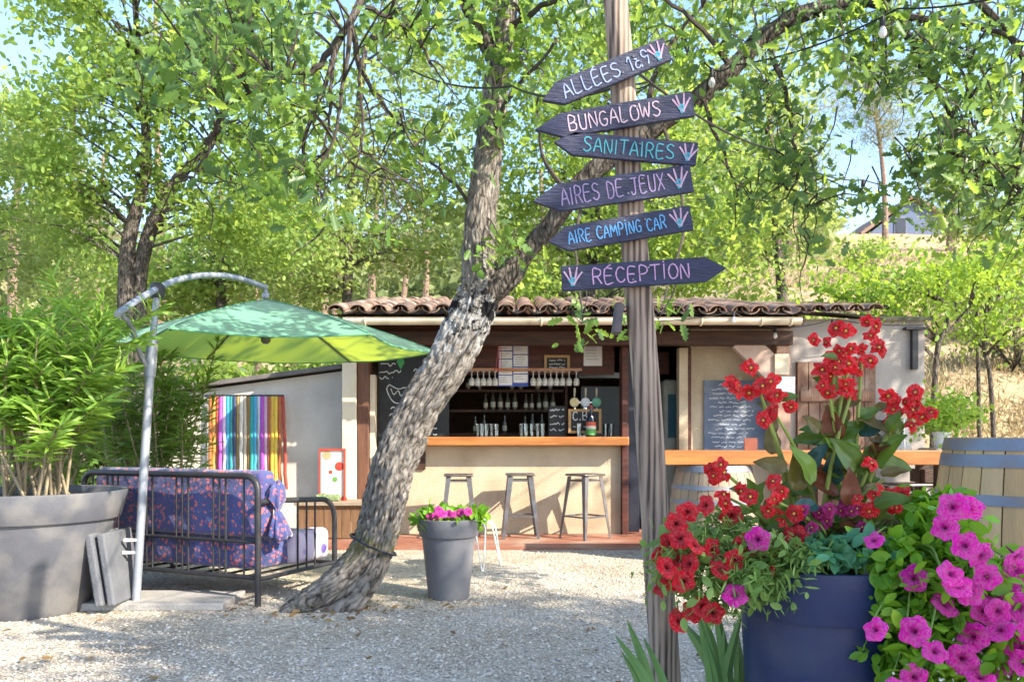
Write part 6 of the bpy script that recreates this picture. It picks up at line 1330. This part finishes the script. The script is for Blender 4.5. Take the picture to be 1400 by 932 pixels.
    def put(px, py, Y, ang, L, k):
        """leaf with its stalk end near (px,py), pointing at ang degrees in the picture plane"""
        p = at(px, py, Y); a = R(ang + random.uniform(-12, 12)); d = Vector((math.cos(a), random.uniform(-.7, .1), math.sin(a))).normalized(); nrm = Vector((random.gauss(0, .3), -.75, .65 + random.gauss(0, .25))); x = d.cross(nrm).normalized(); z = x.cross(d)
        o = bpy.data.objects.new('leaf', LM[k]); COL.objects.link(o); o.parent = T; o.location = p - ORG[T]; o.rotation_euler = Matrix((x, d, z)).transposed().to_euler(); o.scale = (L, L, L)
    hand = [(1170, 640, 140, .17, 0), (1150, 600, 165, .19, 0), (1175, 595, 40, .13, 2), (1185, 640, 55, .19, 0), (1110, 660, 120, .16, 3), (1060, 620, 100, .12, 1), (1115, 690, 170, .12, 2), (1130, 680, 20, .12, 5), (1140, 660, 100, .14, 2), (1105, 640, 60, .12, 2), (1195, 690, 30, .13, 4), (1090, 700, 200, .13, 4), (1075, 640, 170, .12, 1), (1230, 590, 120, .09, 0), (1215, 590, 80, .09, 4), (1145, 490, 160, .07, 0), (1065, 545, 10, .07, 4), (1150, 530, 150, .11, 4), (1100, 720, 160, .12, 2), (1150, 720, 20, .12, 6), (1180, 670, -10, .12, 1), (1040, 690, 190, .08, 3), (1020, 670, 160, .07, 1), (1200, 620, 60, .14, 0), (1130, 630, 60, .13, 1), (1090, 670, 100, .15, 7), (1160, 690, 90, .14, 6), (1120, 590, 130, .09, 1), (1200, 720, 10, .1, 5), (1170, 735, -20, .1, 2), (1080, 730, 200, .1, 6), (1195, 560, 30, .08, 5), (1205, 650, 20, .1, 1)]
    for px, py, a, L, k in hand: put(px, py, random.uniform(2.58, 2.74), a, L * .82, k)
    for _ in range(95):
        S = stems[random.randrange(len(stems))]; v = S[random.randrange(2, 9)]; px = 700 + v[0] / v[1] * F; py = HY - (v[2] - H) / v[1] * F; put(px, py, v[1], random.uniform(-20, 200), random.uniform(.06, .12), (0, 1, 3, 4, 5, 6, 7, 0)[random.randrange(8)])
    # ---- small flowers in the slim grey pot
    c = Vector((gx(613.5, 5.98), 5.98, .52)); T = thing('pot_petunia', c, 'pink petunias and lime leaves in the slim grey pot', 'flowers')
    CC, L = clumps([(c + Vector((0, 0, .05)), (.18, .17, .045), 26), (c + Vector((.19, -.05, .07)), (.05, .06, .05), 8), (c + Vector((-.15, -.05, .05)), (.05, .06, .04), 6)], 16, .035)
    leafcloud('foliage', LUSH, L, .06, T, (OVAL, OVAL_F))['kind'] = 'stuff'; mb = MB()
    for px, py in ((600, 703), (606, 708), (596, 711), (630, 706), (640, 705), (615, 708), (624, 709), (588, 712)):
        p = at(px, py - 6, random.uniform(5.74, 5.85)); place('flower', PMg[1], p, facing(p, .35), .032, T); mb.tube([c, p], .003, 4)
    mb.build('stems', STM, T)
    # ---- strap-leaved irises
    IR = leafmat('iris_leaf', (.10, .21, .08), (.18, .33, .11), (.35, .5, .15), .3, .45, 3)
    for (bx_, by_, Yb, blades, lab) in ((1000, 1040, 2.95, [(945, 800, 20), (955, 840, 20), (975, 815, 22), (1005, 850, 22), (1015, 835, 20), (935, 850, 40), (990, 860, 15), (1010, 890, 15), (965, 870, 14)], 'clump of grey-green strap leaves between signpost and blue pot'), (905, 1060, 2.85, [(858, 848, 20), (842, 868, 22), (850, 890, 16), (870, 900, 14), (880, 870, 16)], 'clump of upright green blades left of the signpost foot')):
        base = at(bx_, by_, Yb); base.z = 0; T = thing('iris', base, lab, 'plant')
        for (tx, ty, w) in blades:
            tip = at(tx, ty, Yb + random.uniform(-.12, .12)); b0 = base + Vector((random.uniform(-.06, .06), random.uniform(-.05, .05), 0)); bend = Vector((tip.x - b0.x, 0, 0)) * .25
            S = spline([list(b0), list(b0.lerp(tip, .5) - bend * .6 + Vector((0, 0, .05))), list(tip)], 8); mb = MB(); g = []; ww = w * .0011
            for i, v in enumerate(S):
                t = i / (len(S) - 1); q = ww * (1 - t ** 3) + .0008; g.append([Vector(v) + Vector((-q, .006, 0)), Vector(v) + Vector((0, -.004, 0)), Vector(v) + Vector((q, .006, 0))])
            mb.sheet(g); mb.build('blade', IR, T, smooth=True)
flowers()
